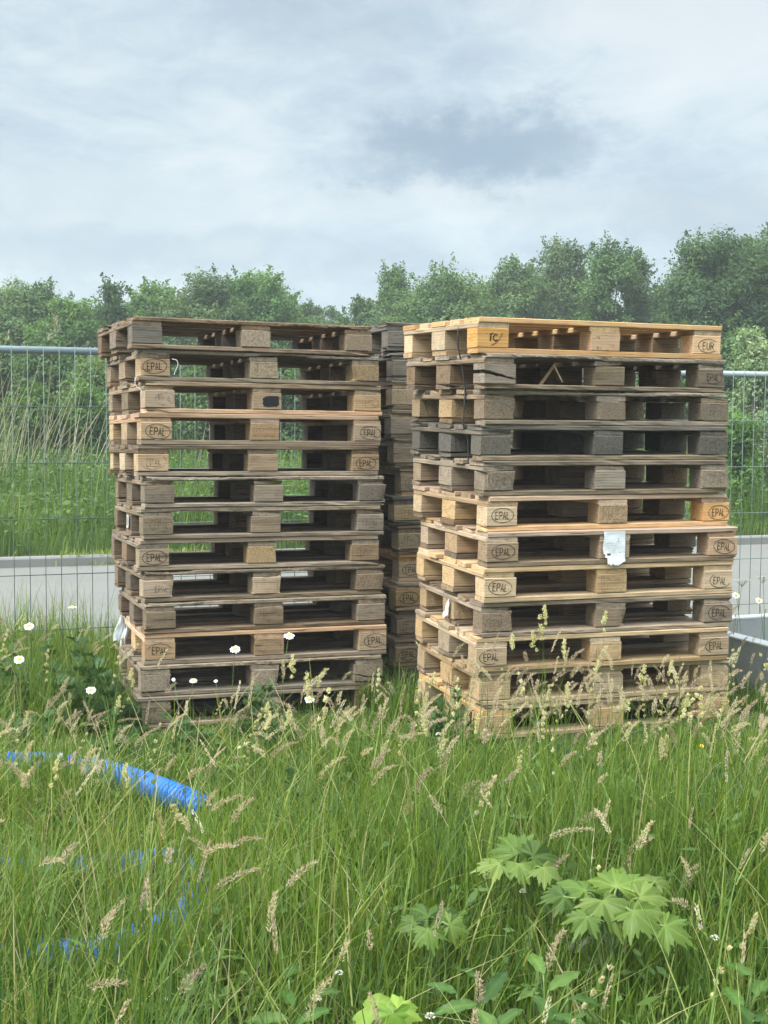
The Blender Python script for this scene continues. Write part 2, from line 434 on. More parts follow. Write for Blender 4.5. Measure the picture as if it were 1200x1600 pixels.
def box_stamp(kind=0):
    s = Stamp(); a, b = .052, .028; cz = .006
    s.stroke([(-a, -b+cz), (a, -b+cz), (a, b+cz), (-a, b+cz)], .0022, True)
    s.stroke([(-.025, -b+cz+.001), (-.025, b+cz-.001)], .0018)
    # wheat-ear mark in the left field
    s.stroke([(-.0385, -.016+cz), (-.0385, .022+cz)], .0015)
    for k in range(5):
        z = -.008 + k*.0065 + cz
        s.stroke([(-.0445, z+.005), (-.0402, z)], .0015); s.stroke([(-.0368, z), (-.0325, z+.005)], .0015)
    s.text('PL', -.021, .010+cz, .012, .0062, .0035, .0015)
    s.text('14460' if kind == 0 else '11460', .004, .006+cz, .014, .0062, .0030, .0015)
    s.text('HT', -.020, -.014+cz, .012, .0066, .0035, .0015)
    if kind == 0: s.text('DB-2-42', -.004, -.0345, .0085, .0048, .0028, .0016)
    else:
        s.stroke([(-.050, -.029), (-.012, -.030)], .0022); s.stroke([(-.004, -.030), (.020, -.029)], .0020); s.stroke([(.030, -.031), (.050, -.028)], .0026)
    return s.mb.mesh('stamp')
def marks_ic():
    s = Stamp()
    s.stroke([(-.024, .018), (-.020, .018)], .004); s.stroke([(-.010, .016), (.008, .020)], .005); s.stroke([(-.006, -.012), (-.004, .017)], .007)
    s.stroke([(.026, .012), (.016, .016), (.008, .006), (.008, -.004), (.016, -.012), (.027, -.007)], .006)
    s.stroke([(-.002, -.030), (.018, -.022), (.038, -.002), (.049, .022)], .0032)
    return s.mb.mesh('stamp')
def marks_specks():
    s = Stamp()
    for p in ([(-.045,.026),(-.041,.020)], [(-.035,.027),(-.034,.014)], [(-.028,.027),(-.010,.029)], [(-.002,.028),(.004,.027)],
              [(-.050,-.026),(-.044,-.020),(-.040,-.027)], [(-.034,-.026),(-.028,-.026)], [(.020,-.024),(.022,-.012)], [(.028,-.026),(.030,-.012)], [(.034,-.024),(.034,-.014)], [(-.006,-.036),(.012,-.036)]):
        s.stroke(p, .004)
    return s.mb.mesh('stamp')
def burn_mesh():
    mb = MB(); r = np.random.default_rng(3); P = []
    for k in range(40):
        a = 2*math.pi*k/40; ca, sa = math.cos(a), math.sin(a)
        q_ = .9 + .1*r.random()
        P.append((.014 + .044*np.sign(ca)*abs(ca)**.5*q_ + .006*(sa > .5), -.0002, -.002 + .0275*np.sign(sa)*abs(sa)**.55*q_))
    mb.add(P, [tuple(range(40))[::-1]]); return mb.mesh('burn_mark')

BX = [-.5275, 0, .5275]; BY = [(-.35, .10), (0, .145), (.35, .10)]
DECK = [(-.3275, .145), (-.16375, .10), (0, .145), (.16375, .10), (.3275, .145)]
INNER_SHADE = {'fresh':'tan','orange':'tan','yellowtan':'tangrey','tan':'brown','salmon':'brown','tangrey':'brown','grey':'brown','brown':'brown','dark':'dark','chip_tan':'chip_brown','chip_brown':'chip_brown','chip_grey':'chip_brown','chip_dark':'chip_dark'}  # darker wood for inner parts: shade inside the openings put into the colour
def make_pallet(label, group, loc, yaw, tx, ty, spec, seed):
    r = np.random.default_rng(seed)
    root = empty('wooden_pallet'); tag(root, label, 'pallet', group)
    ex = np.array([math.cos(yaw), math.sin(yaw), tx]); ey = np.array([-math.sin(yaw), math.cos(yaw), ty])
    ez = np.cross(ex, ey); ez /= np.linalg.norm(ez); ex /= np.linalg.norm(ex); ey = np.cross(ez, ex)
    org = np.array(loc) + .6 * ex + .4 * ey
    root.matrix_world = Matrix(((ex[0], ey[0], ez[0], org[0]), (ex[1], ey[1], ez[1], org[1]), (ex[2], ey[2], ez[2], org[2]), (0, 0, 0, 1)))
    wear = spec.get('wear', .5); deck = spec['deck']; bl = spec['blocks']; front = spec.get('front', deck)
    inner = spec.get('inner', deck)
    def part(name, me, mat, p, rz=0.0, parent=root):
        o = link(name, me, M[mat], parent); o.location = p; o.rotation_euler = (0, 0, rz); return o
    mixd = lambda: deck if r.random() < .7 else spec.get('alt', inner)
    # bottom boards
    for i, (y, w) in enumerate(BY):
        m = spec.get('bottom', front) if i == 0 else INNER_SHADE[mixd()]
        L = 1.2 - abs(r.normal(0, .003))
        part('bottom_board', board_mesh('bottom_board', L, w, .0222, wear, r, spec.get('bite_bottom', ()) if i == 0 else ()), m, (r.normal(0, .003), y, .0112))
    # blocks
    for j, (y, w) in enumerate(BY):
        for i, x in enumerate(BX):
            m = bl[i] if j == 0 else INNER_SHADE[bl[int(r.integers(0, 3))]]
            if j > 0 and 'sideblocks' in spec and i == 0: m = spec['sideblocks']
            jx, jy = r.normal(0, .003), (0 if j else r.normal(0, .0015))
            if j == 0 and spec.get('split') == i:
                me = split_block_mesh('block', .145, w, .0808, r, i == 2)
            else:
                me = board_mesh('block', .145 - abs(r.normal(0, .003)), w - (0 if j == 0 else .003), .0808, .25 + .4*wear if 'chip' in m else .15+.25*wear, r, step=.02, flat_front=(j == 0))
            b = part('block', me, m, (x + jx, y + jy, .0640))
            if j == 0 and spec['stamps'][i]:
                st = spec['stamps'][i]; nm = 'stamp'
                kind, mat = st[0], st[1]
                kw = st[2] if len(st) > 2 else {}
                if kind in ('EPAL', 'EUR'): sm = oval_stamp(kind, **kw)
                elif kind == 'box': sm = box_stamp(kw.get('k', 0))
                elif kind == 'ic': sm = marks_ic()
                elif kind == 'specks': sm = marks_specks()
                elif kind == 'burn': sm = burn_mesh(); nm = 'burn_mark'
                o = part(nm, sm, mat, (r.normal(0, .004) + (.006 if i == 2 else 0), -w/2 - .0016, r.normal(0, .003)), 0, b)
                o.rotation_euler = (0, r.normal(0, .055), 0)
    # stringers
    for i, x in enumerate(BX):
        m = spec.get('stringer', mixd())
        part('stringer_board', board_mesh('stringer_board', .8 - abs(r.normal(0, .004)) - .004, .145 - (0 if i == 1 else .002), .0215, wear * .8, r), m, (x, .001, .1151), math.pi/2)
    # deck
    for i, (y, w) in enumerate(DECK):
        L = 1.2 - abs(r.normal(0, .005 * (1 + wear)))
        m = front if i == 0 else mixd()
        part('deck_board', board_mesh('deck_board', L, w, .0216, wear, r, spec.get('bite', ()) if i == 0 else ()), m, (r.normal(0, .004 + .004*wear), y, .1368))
    root['_x'] = 0; del root['_x']
    return root

E_, W_, G_ = 'stamp', 'stamp_worn', 'stamp_ghost'
def sp(deck, blocks, stamps, wear=.5, **k):
    d = dict(deck=deck, blocks=blocks if isinstance(blocks, (list, tuple)) else [blocks]*3, stamps=stamps, wear=wear); d.update(k); return d
def e(mat=E_, **k): return ('EPAL', mat, k)
def bx(mat=E_, k=0): return ('box', mat, dict(k=k))
LEFT = [
 sp('brown', ['dark','chip_tan','chip_brown'], [None,None,None], .8, sideblocks='brown', bite=[(.1,.4,'bottom',.006),(.35,.5,'bottom',.010)]),
 sp('grey', ['tan','chip_tan','chip_tan'], [e(E_, sc=1.08),bx(W_),e(G_)], .9, front='grey', bite=[(-.05,.25,'bottom',.012),(.2,.55,'top',.007)], bottom='grey', sideblocks='tangrey'),
 sp('tangrey', ['tan','tan','tan'], [e(W_, sc=.9, dx=.018),('burn','burn'),e(W_, sc=.85, dx=.01)], .5, bottom='salmon', sideblocks='grey'),
 sp('salmon', ['tan','tan','tan'], [e(E_, sc=1.12),bx(W_, 1),e(E_, sc=1.05)], .25, bottom='tangrey', stringer='salmon', sideblocks='yellowtan'),
 sp('brown', ['tan','tan','tan'], [e(W_, sc=1.1, arc=(150, 400)),bx(G_),e(E_, sc=1.0)], .55, bottom='tangrey', sideblocks='yellowtan'),
 sp('grey', ['grey','tangrey','chip_grey'], [e(G_),None,e(G_)], .9, front='grey', bottom='grey', bite=[(-.6,.05,'top',.006),(-.25,.2,'bottom',.007)]),
 sp('grey', ['grey','tangrey','grey'], [e(W_, sc=1.05, dx=.015),None,e(W_, arc=(20, 210))], .75, bottom='grey', bite=[(-.5,-.2,'bottom',.006)]),
 sp('grey', ['tan','chip_tan','tangrey'], [e(E_, sc=1.08),bx(G_),e(W_, arc=(60, 300))], .5, front='tan', bottom='tangrey', alt='grey'),
 sp('grey', ['tan','tan','chip_brown'], [e(W_, sc=.95, dx=.02, arc=(-40, 110)),bx(G_),e(G_)], .85, bottom='grey', bite=[(-.6,-.35,'top',.010),(-.3,.2,'top',.005)]),
 sp('grey', ['grey','tangrey','tangrey'], [e(G_),bx(W_),e(G_)], .8, bottom='brown', bite=[(-.6,-.3,'top',.005)]),
 sp('salmon', ['tan','tan','tan'], [e(E_, sc=1.08, arc=(20, 165)),bx(W_, 1),e(E_, sc=1.08, arc=(25, 330))], .35, bottom='tangrey', sideblocks='yellowtan'),
 sp('grey', ['chip_grey','chip_brown','chip_grey'], [None,None,None], .9, split=2, bottom='grey', bite=[(.1,.5,'bottom',.007)]),
 sp('grey', ['brown','tangrey','brown'], [e(W_),None,e(G_)], .7, bottom='tan'),
]
RIGHT = [
 sp('orange', ['orange','orange','orange'], [('ic',E_),('specks',W_),('EUR',E_,dict(sc=.98, arc=(35, 320)))], .06, sideblocks='fresh', stringer='yellowtan'),
 sp('grey', ['grey','grey','grey'], [None,bx(G_),e(E_, sc=.95, arc=(235, 400))], .9, split=0, bottom='grey', bite=[(-.5,.0,'bottom',.008),(.05,.45,'top',.004)]),
 sp('tangrey', ['chip_brown','chip_brown','chip_grey'], [e(G_),None,e(W_, arc=(30, 180))], .9, front='grey', bottom='grey', sideblocks='chip_tan', bite=[(-.3,.2,'top',.009),(.2,.5,'bottom',.006)]),
 sp('dark', ['chip_dark','chip_dark','chip_dark'], [e(G_),None,e(G_, arc=(190, 350))], .8, bottom='grey'),
 sp('grey', ['chip_grey','grey','chip_grey'], [e(W_, arc=(0, 200)),None,e(W_, arc=(20, 170))], .6, front='tangrey', bottom='grey', sideblocks='tangrey'),
 sp('salmon', ['yellowtan','chip_tan','orange'], [e(E_, sc=.98),bx(W_, 0),e(E_, sc=1.02)], .4, bottom='orange', sideblocks='yellowtan', alt='tan'),
 sp('salmon', ['tan','tan','salmon'], [e(E_, sc=1.0),None,e(E_, sc=1.02)], .4, bottom='tangrey', sideblocks='tan', alt='yellowtan'),
 sp('fresh', ['fresh','fresh','fresh'], [e(E_, sc=1.02, arc=(0, 345)),bx(W_, 1),e(E_, sc=1.0, arc=(130, 345))], .35, bottom='yellowtan', sideblocks='fresh'),
 sp('tangrey', ['chip_brown','tangrey','tangrey'], [e(W_, arc=(30, 200)),None,e(E_, sc=1.05, arc=(20, 285))], .85, front='tangrey', bottom='tangrey', alt='brown', sideblocks='chip_tan'),
 sp('yellowtan', ['yellowtan','yellowtan','yellowtan'], [e(E_, arc=(60, 290)),bx(W_, 1),e(E_, sc=1.0, arc=(70, 240))], .5, sideblocks='yellowtan', alt='fresh'),
 sp('yellowtan', ['yellowtan','yellowtan','yellowtan'], [e(G_),None,e(G_)], .5, bottom='yellowtan', sideblocks='yellowtan'),
 sp('fresh', ['yellowtan','fresh','yellowtan'], [e(W_),None,e(W_, sc=.85)], .45, front='yellowtan', sideblocks='yellowtan'),
]
BACK = [
 sp('dark', ['dark','dark','dark'], [None]*3, .9, sideblocks='grey'), sp('dark', 'dark', [None]*3, .9, sideblocks='dark'),
 sp('tangrey', 'chip_tan', [None]*3, .7, sideblocks='tangrey'), sp('grey', 'tangrey', [None]*3, .7), sp('grey', 'tangrey', [e(G_),None,e(G_)], .6, sideblocks='grey'),
 sp('tan', ['tangrey','brown','brown'], [e(W_),None,None], .5), sp('dark', ['yellowtan','brown','brown'], [e(W_),None,e(W_)], .8), sp('brown', 'chip_tan', [e(W_),None,None], .8),
 sp('orange', 'fresh', [e(E_, sc=.95),bx(W_),e(W_)], .15, front='orange', bottom='orange', sideblocks='fresh'), sp('tan', ['yellowtan','brown','tan'], [e(E_),None,None], .7), sp('tangrey', 'tan', [e(W_),None,None], .6),
 sp('tangrey', 'tan', [e(E_),None,None], .6), sp('brown', 'brown', [None]*3, .7),
]
PR = [[0.38,5.405,0.038],[0.404,5.376,0.056],[0.41,5.413,0.022],[0.398,5.414,0.008],[0.407,5.411,0.012],[0.428,5.414,0.033],[0.423,5.398,-0.019],[0.411,5.397,-0.014],[0.406,5.411,-0.035],[0.384,5.414,-0.046],[0.408,5.44,-0.03],[0.418,5.448,-0.025]]
PL_ = [[-1.166,6.058,0.038],[-1.134,6.086,0.029],[-1.114,6.083,0.042],[-1.128,6.078,0.021],[-1.142,6.071,0.008],[-1.112,6.071,0.004],[-1.121,6.072,-0.004],[-1.145,6.071,-0.011],[-1.118,6.065,0.002],[-1.114,6.064,-0.018],[-1.118,6.07,-0.04],[-1.136,6.052,-0.042],[-1.133,6.04,-0.029]]
ordn = ['topmost','second','third','fourth','fifth','sixth','seventh','eighth','ninth','tenth','eleventh','twelfth','lowest']
LL = ['dark weathered pallet without stamps', 'grey splintered pallet on tan stamped blocks', 'tan grey pallet with a black scorch mark',
 'salmon coloured pallet with crisp oval and square stamps', 'brown pallet with tan blocks and half worn oval stamp', 'silver grey pallet with frayed deck edge', 'silver grey pallet with pale side sticker',
 'pallet with one tan front deck board', 'grey pallet with orange tinted corner block', 'grey pallet with plain weathered blocks and ghost stamps', 'salmon tan pallet with white film at its side', 'rough grey pallet with a torn corner block', 'grey brown pallet standing in the grass']
RL = ['new orange yellow pallet with scrawled corner block', 'grey pallet with a corner block torn open', 'brown grey pallet with rough chipboard blocks and splintered boards', 'darkest grey pallet, blackened chipboard blocks',
 'grey pallet with half an oval stamp on its corner block', 'orange tan pallet with crisp oval and framed stamps', 'tan pallet with torn white paper label on its middle block', 'fresh pale yellow pallet with clear stamps', 'grey brown pallet with frayed blocks, between two yellow ones',
 'yellow tan pallet with partly worn oval stamp', 'yellow tan pallet with almost vanished stamps', 'pale yellow pallet half hidden by grass']
BL = ['dark grey pallet with side boards showing', 'blackened pallet', 'tan grey pallet with chipboard blocks', 'plain grey pallet', 'bluish grey pallet', 'thin tan decked pallet', 'dark decked pallet with tan corner block', 'brown pallet with rough chipboard corner block',
 'new orange pallet', 'brown pallet with crumbling corner block', 'brown pallet with worn oval stamp', 'shaded brown pallet with cut off stamp', 'brown pallet sunk in the grass']
pallets = {}
for i, (x, y, d) in enumerate(PL_):
    pallets['L', i] = make_pallet(f'{LL[i]}, {ordn[i]} in the left stack', 'pallets of the left stack', (x, y, -.1007 + TK*(12-i)), .3677 + d, -.0067, -.0182, LEFT[i], 100+i)
for i, (x, y, d) in enumerate(PR):
    o_ = ordn[i] if i < 11 else 'lowest'
    pallets['R', i] = make_pallet(f'{RL[i]}, {o_} in the right stack', 'pallets of the right stack', (x, y, TK*(11-i)), .3418 + d, -.0013, .0155, RIGHT[i], 200+i)
bpx = [598,606,608,605,611,622,611,619,620,616,616,614,614]
for i in range(13):
    r_ = np.random.default_rng(300+i)
    Yb = 6.70; xb = (bpx[i]+4-600)/F*Yb
    pallets['B', i] = make_pallet(f'{BL[i]}, {ordn[i]} in the stack behind the gap', 'pallets of the stack behind', (xb, Yb + r_.normal(0, .01), -.075 + TK*(12-i)), .345 + r_.normal(0, .015), .002, .0, BACK[i], 300+i)

# paper and plastic bits on the pallets
def paper():
    t = NT('paper'); tc = t.n('ShaderNodeTexCoord'); n = t.noise(tc.outputs['Object'], 25, 4, .6)
    return t.out(t.principled(t.mix(n, (.54,.565,.59), (.68,.69,.70)), .8, n, .006, .7, .2))
M['paper'] = paper()
M['ink'] = plain('grey ink', (.33,.35,.38), .8, var=.1)
M['dirt_ink'] = plain('dirt', (.10,.09,.07), .9)
def sheet(W, H, r, holes=None, amp=.004, n=12, m=16, taper=0.0, rag=.006):
    V_ = []; f = []
    for j in range(m+1):
        for i in range(n+1):
            s_, t_ = i/n, j/m
            w = W * (1 - taper * t_)
            x = (s_-.5)*w; z = (t_-.5)*H
            if j == 0: z += rag * (1.5*math.sin(s_*7+.5) + r.uniform(-.5, .5)) - rag*1.4*(s_ < .35)
            if i == 0: x += rag*.5*math.sin(t_*9) + (rag*1.8 if t_ < .3 else 0)
            y = -amp*(math.sin(s_*5+t_*3)*.4 + math.sin(t_*11+s_*2)*.3 + r.uniform(-.12, .12)) - amp*2.2*(1-t_)**3
            V_.append((x, y, z))
    for j in range(m):
        for i in range(n):
            if holes and holes((i+.5)/n, (j+.5)/m): continue
            a = j*(n+1)+i; f.append((a, a+1, a+n+2, a+n+1))
    mb = MB(); mb.add(V_, f); return mb
r = np.random.default_rng(5)
pal = pallets['R', 6]
mb = sheet(.104, .138, r, lambda a, b: ((a-.27)/.10)**2 + ((b-.27)/.05)**2 < 1 or (b < .2 and a < .16))
lab = link('paper_label', mb.mesh('paper_label', True), M['paper'], pal); lab.location = (-.012, -.4085, .0735); lab['label'] = 'torn white paper label'
s = Stamp()
for k, (x0, x1) in enumerate([(-.042,-.005), (-.040,.004), (-.036,0), (-.03,.002), (-.040,.004)]): s.stroke([(x0, .018-k*.0105), (x1, .019-k*.0105)], .0016)
s.stroke([(.012,.038),(.018,.041),(.014,.034),(.018,.029),(.012,.028)], .0026); s.stroke([(.020,-.022),(.027,-.021)], .004); s.stroke([(.004,.026),(.044,.028)], .0013); s.stroke([(-.048,.058),(.046,.060)], .0016)
o = link('print', s.mb.mesh('print'), M['ink'], lab); o.location = (0, -.0095, 0)
pal = pallets['L', 6]
mb = sheet(.06, .062, r, None, .0012, 4, 4, 0, .001)
M['sticker'] = plain('dusty sticker', (.40,.39,.36), .8)
o = link('sticker', mb.mesh('sticker', True), M['sticker'], pal); o.location = (-.6035, -.015, .066); o.rotation_euler = (0, 0, -math.pi/2)
s = Stamp()
for k in range(4): s.stroke([(-.022, .018-k*.011), (.01+.004*(k % 2), .018-k*.011)], .004)
o2 = link('print', s.mb.mesh('print'), M['dirt_ink'], o); o2.location = (0, -.0035, 0)
# small white scrap on the ninth pallet's side
pal = pallets['R', 8]
mb = sheet(.045, .075, r, None, .006, 5, 8, .6, .006)
o = link('paper_scrap', mb.mesh('paper_scrap', True), M['paper'], pal); o.location = (-.607, -.02, .072); o.rotation_euler = (0, .25, -math.pi/2)
# broken lath inside the second pallet's opening
mb = MB()
mb.box((-.006, -.004, -.075), (.006, .004, .05)); 
o = link('splinter', mb.mesh('splinter'), M['tan'], pallets['R', 1]); o.location = (-.245, -.31, .075); o.rotation_euler = (.1, .62, 0)
mb = MB(); mb.box((-.0025, -.003, -.04), (.0025, .003, .045)); 
o = link('splinter', mb.mesh('splinter'), M['fresh'], pallets['R', 1]); o.location = (-.21, -.33, .068); o.rotation_euler = (.1, -.6, 0)

def film_mat():
    t = NT('plastic film'); p = t.principled((.80,.84,.86), .35, spec=.5); tr = t.n('ShaderNodeBsdfTranslucent'); tr.inputs['Color'].default_value = (.8,.85,.88,1)
    m = t.n('ShaderNodeMixShader'); m.inputs[0].default_value = .35; t.l(p, m.inputs[1]); t.l(tr.outputs[0], m.inputs[2]); return t.out(m.outputs[0])
M['film'] = film_mat()
mb = MB(); n, m_ = 14, 16; V_ = []
p0 = at(191, 983, 6.74)
for j in range(m_+1):
    t_ = j/m_; half = .010 + .030*math.sin(min(1, t_*1.25)*math.pi*.62)
    for i in range(n+1):
        s_ = i/n - .5
        V_.append((p0[0] + s_*2*half + .006*math.sin(t_*5), p0[1] + .018*math.sin(s_*9+t_*4)+.010*math.cos(s_*23+t_*3), p0[2] + .072 - .145*t_ - (.02*math.sin(s_*6+.8) if j == m_ else 0)))
mb.add(V_, [(j*(n+1)+i, j*(n+1)+i+1, (j+1)*(n+1)+i+1, (j+1)*(n+1)+i) for j in range(m_) for i in range(n) if not (j > 12 and i in (8, 9))])
tag(link('plastic_film', mb.mesh('plastic_film', True), M['film']), 'crumpled white plastic film hanging off the left side of the weathered pallet stack', 'plastic film')
M['strap'] = plain('black strap', (.03,.03,.032), .5)
M['string'] = plain('white string', (.50,.49,.46), .8)
pts = [(716.7,506),(716.7,513),(715,535),(719,558),(721.5,567),(726.7,610),(725,637),(724,663),(728,679),(731.7,690),(731.7,720),(731.7,738)]
P = catmull([at(a, b, 5.585 if k else 5.60) for k, (a, b) in enumerate(pts)], 6)
mb = MB(); mb.tube(P, .0035, 6); tag(link('strap', mb.mesh('strap', True), M['strap']), 'thin black strap hanging down the left face of the right pallet stack', 'strap')
for pts, Y, lb in (([(269,561),(276,563),(278,570),(274,580),(272,586)], 6.02, 'short white string dangling in the opening of a grey pallet'), ([(213,588),(211,597),(213,604),(220,609),(223,618)], 5.99, 'white string caught at the corner between two upper pallets')):
    mb = MB(); mb.tube(catmull([at(a, b, Y) for a, b in pts], 6), .0019, 6); tag(link('string', mb.mesh('string', True), M['string']), lb, 'string')

# ------------------------------------------------------------------ fence
M['galv'] = plain('galvanised steel', (.235,.29,.30), .55, .2, .5, .2, 18)
M['wire'] = plain('fence wire', (.13,.17,.145), .55, .1, .4, .2, 40)
def fence(u0, u1, ztop, label):
    root = empty('mesh_fence_panel', site((u0+u1)/2, 7.35, ztop - 1.86)); tag(root, label, 'fence', 'mesh fence panels')
    inv = Vector(root.location)
    def P(u, z, dv=0.0): return np.array(site(u, 7.35 + dv, z)) - np.array(inv)
    zr = ztop - .02; zb = ztop - 1.80
    mb = MB(); mb.tube([P(u0+.03, zr), P(u1-.03, zr)], .0205, 12); link('top_rail', mb.mesh('top_rail', True), M['galv'], root)
    for u in (u0+.03, u1-.03):
        mb = MB(); mb.tube([P(u, ztop+.0), P(u, ztop-1.9)], .0195, 12); link('post', mb.mesh('post', True), M['galv'], root)
    mb = MB(); mb.tube([P(u0+.03, zb), P(u1-.03, zb)], .0165, 10); link('bottom_rail', mb.mesh('bottom_rail', True), M['galv'], root)
    mb = MB()
    for u in np.arange(u0+.07, u1-.05, .0835): mb.tube([P(u, zr+.028, -.024), P(u, zb-.02, -.024)], .0021, 5)
    for k in range(1, 7):
        if zr - .305*k > zb: mb.tube([P(u0+.03, zr-.305*k, -.029), P(u1-.03, zr-.305*k, -.029)], .0026, 5)
    link('wire_mesh', mb.mesh('wire_mesh', True), M['wire'], root)
    # clamp to the next panel and its concrete foot
    mb = MB()
    c = P(u1, ztop - .34); mb.tube([c + (P(0,0)-P(.045,0)), c + (P(.045,0)-P(0,0))], .028, 10)
    link('clamp', mb.mesh('clamp', True), M['galv'], root)
    mb = MB(); zf = float(gz(*site(u1, 7.35)[:2]))
    base = [P(u1+a, zf+z_, b) for z_ in (0, .13) for a, b in ((-.11,-.33),(.11,-.33),(.11,.33),(-.11,.33))]
    mb.add(base, [(0,3,2,1),(4,5,6,7),(0,1,5,4),(1,2,6,5),(2,3,7,6),(3,0,4,7)])
    link('foot_block', mb.mesh('foot_block'), M['concrete'], root)
fence(-2.2, 1.3, 1.735, 'galvanised wire mesh fence panel left of the weathered pallet stack')
fence(1.3, 4.62, 1.70, 'galvanised wire mesh fence panel standing behind the pallet stacks')
fence(4.62, 8.1, 1.685, 'galvanised wire mesh fence panel right of the stack with the new top pallet')

# ------------------------------------------------------------------ concrete box
root = empty('concrete_box'); tag(root, 'open grey precast concrete box with pale rim beside the right pallet stack', 'concrete box')
c0 = at(1040, 967, 7.0); yawb = .36
root.location = (c0[0], c0[1], 0); root.rotation_euler = (0, 0, yawb)
zt = c0[2]; L1, L2, tw, zb = 1.5, 1.25, .085, -.14
mb = MB()
def wallbox(x0, y0, x1, y1, z0=zb, z1=zt-.012): mb.box((x0, y0, z0), (x1, y1, z1))
wallbox(0, -L2, tw, 0); wallbox(L1-tw, -L2, L1, 0); wallbox(tw+.0005, -tw, L1-tw-.0005, 0); wallbox(tw+.0005, -L2, L1-tw-.0005, -L2+tw)
mb.box((tw+.0005, -L2+tw+.0005, zb), (L1-tw-.0005, -tw-.0005, zb+.08))
link('body', mb.mesh('body'), M['concrete'], root)
mb = MB(); zz = zt-.0115
V_ = []
for k, (ins, z_) in enumerate(((-.002, zz), (-.001, zt-.003), (.006, zt), (tw-.006, zt), (tw+.001, zt-.003), (tw+.002, zz))):
    V_ += [(ins, -L2+ins, z_), (L1-ins, -L2+ins, z_), (L1-ins, -ins, z_), (ins, -ins, z_)]
mb.add(V_, [(a*4+k, a*4+(k+1) % 4, (a+1)*4+(k+1) % 4, (a+1)*4+k) for a in range(5) for k in range(4)])
link('rim', mb.mesh('rim'), M['concrete_rim'], root)

# ------------------------------------------------------------------ blue corrugated pipe
def blue():
    t = NT('blue plastic'); g = t.n('ShaderNodeNewGeometry'); n = t.noise(g.outputs['Position'], 14, 5, .6)
    c = t.mix(t.math('MULTIPLY', t.ramp(n, [(.5, (0,0,0)), (.75, (1,1,1))]), .4), (.012,.165,.62), (.04,.18,.46))
    return t.out(t.principled(c, .38, spec=.45))
M['blue'] = blue()
path = [(322,1268),(290,1252),(250,1236),(200,1218),(150,1204),(60,1193),(-60,1200),(-160,1236),(-200,1300),(-110,1352),(0,1366),(100,1365),(200,1354),(270,1352),(310,1385),(275,1440),(165,1490),(40,1500),(-120,1520),(-240,1560)]
PP = []
for k, (a, b) in enumerate(path):
    z = (.055, .075, .085, .06, .015)[k] if k < 5 else (-.01 if k < 9 else .025); PP.append(at_z(a, b, z))
P = catmull(PP, 40)
seg = np.r_[0, np.cumsum(np.linalg.norm(np.diff(P, axis=0), axis=1))]
ss = np.arange(0, seg[-1], .0025); P = np.stack([np.interp(ss, seg, P[:, k]) for k in range(3)], -1)
rad = .0430 + .0048 * np.sign(np.sin(ss*2*math.pi/.0165)) * np.abs(np.sin(ss*2*math.pi/.0165))**.5
mb = MB(); mb.tube(P, rad, 16, cap=False)
tag(link('drain_pipe', mb.mesh('drain_pipe', True), M['blue']), 'blue corrugated drain pipe lying coiled in the long grass', 'pipe')

# ------------------------------------------------------------------ grass
G1, G2, G3, G4 = (.045,.085,.016), (.085,.145,.026), (.145,.205,.042), (.30,.25,.12)
M['grass'] = leaf_mat('meadow grass', [(0, (.036,.077,.014)), (.3, (.075,.138,.021)), (.6, (.130,.205,.028)), (.85, (.205,.275,.052)), (.93, (.28,.26,.10)), (1, (.38,.32,.20))], .4, .5, tint=0)
M['bank'] = leaf_mat('bank grass', [(0, (.045,.088,.02)), (.35, (.088,.158,.03)), (.7, (.155,.24,.045)), (1, (.27,.29,.10))], .4, .55, tint=0)
M['seed'] = leaf_mat('seed heads', [(0, (.27,.20,.165)), (.25, (.42,.335,.245)), (.5, (.52,.45,.31)), (.75, (.50,.48,.28)), (1, (.66,.64,.36))], .35, .8, tint=0)
def blades(P, h, w, az, lean, curv, tone, nseg=4, twist=None):
    """ribbons rising from P, bending over towards az"""
    K = len(P); n = nseg + 1
    t = np.linspace(0, 1, n)
    phi = lean[:, None] + curv[:, None] * t[None, :] ** 1.4
    dl = h[:, None] / nseg
    hx = np.concatenate([np.zeros((K, 1)), np.cumsum(np.sin(phi[:, :-1]) * dl, 1)], 1)
    hz = np.concatenate([np.zeros((K, 1)), np.cumsum(np.cos(phi[:, :-1]) * dl, 1)], 1)
    ca, sa = np.cos(az)[:, None], np.sin(az)[:, None]
    C = np.stack([P[:, 0:1] + hx * ca, P[:, 1:2] + hx * sa, P[:, 2:3] + hz], -1)      # K,n,3
    tw = az + math.pi/2 + (0 if twist is None else twist)
    side = np.stack([np.cos(tw), np.sin(tw), np.zeros(K)], -1)[:, None, :]
    wp = (w[:, None] * (1 - t[None, :] ** 2.2) * .5 + .0002)[:, :, None]
    Lf, Rt = C - side * wp, C + side * wp
    V_ = np.stack([Lf, Rt], 2).reshape(K, n * 2, 3)
    b = (np.arange(K) * n * 2)[:, None, None]
    k = np.arange(nseg)[None, :, None] * 2
    q = b + k + np.array([0, 1, 3, 2])[None, None, :]
    return V_.reshape(-1, 3), q.reshape(-1, 4), np.repeat(tone, n * 2), C
def stack_mesh(parts):
    v, q, t = [], [], []; o = 0
    for a, b, c in parts: v.append(a); q.append(b + o); t.append(c); o += len(a)
    return np.concatenate(v), np.concatenate(q), np.concatenate(t)
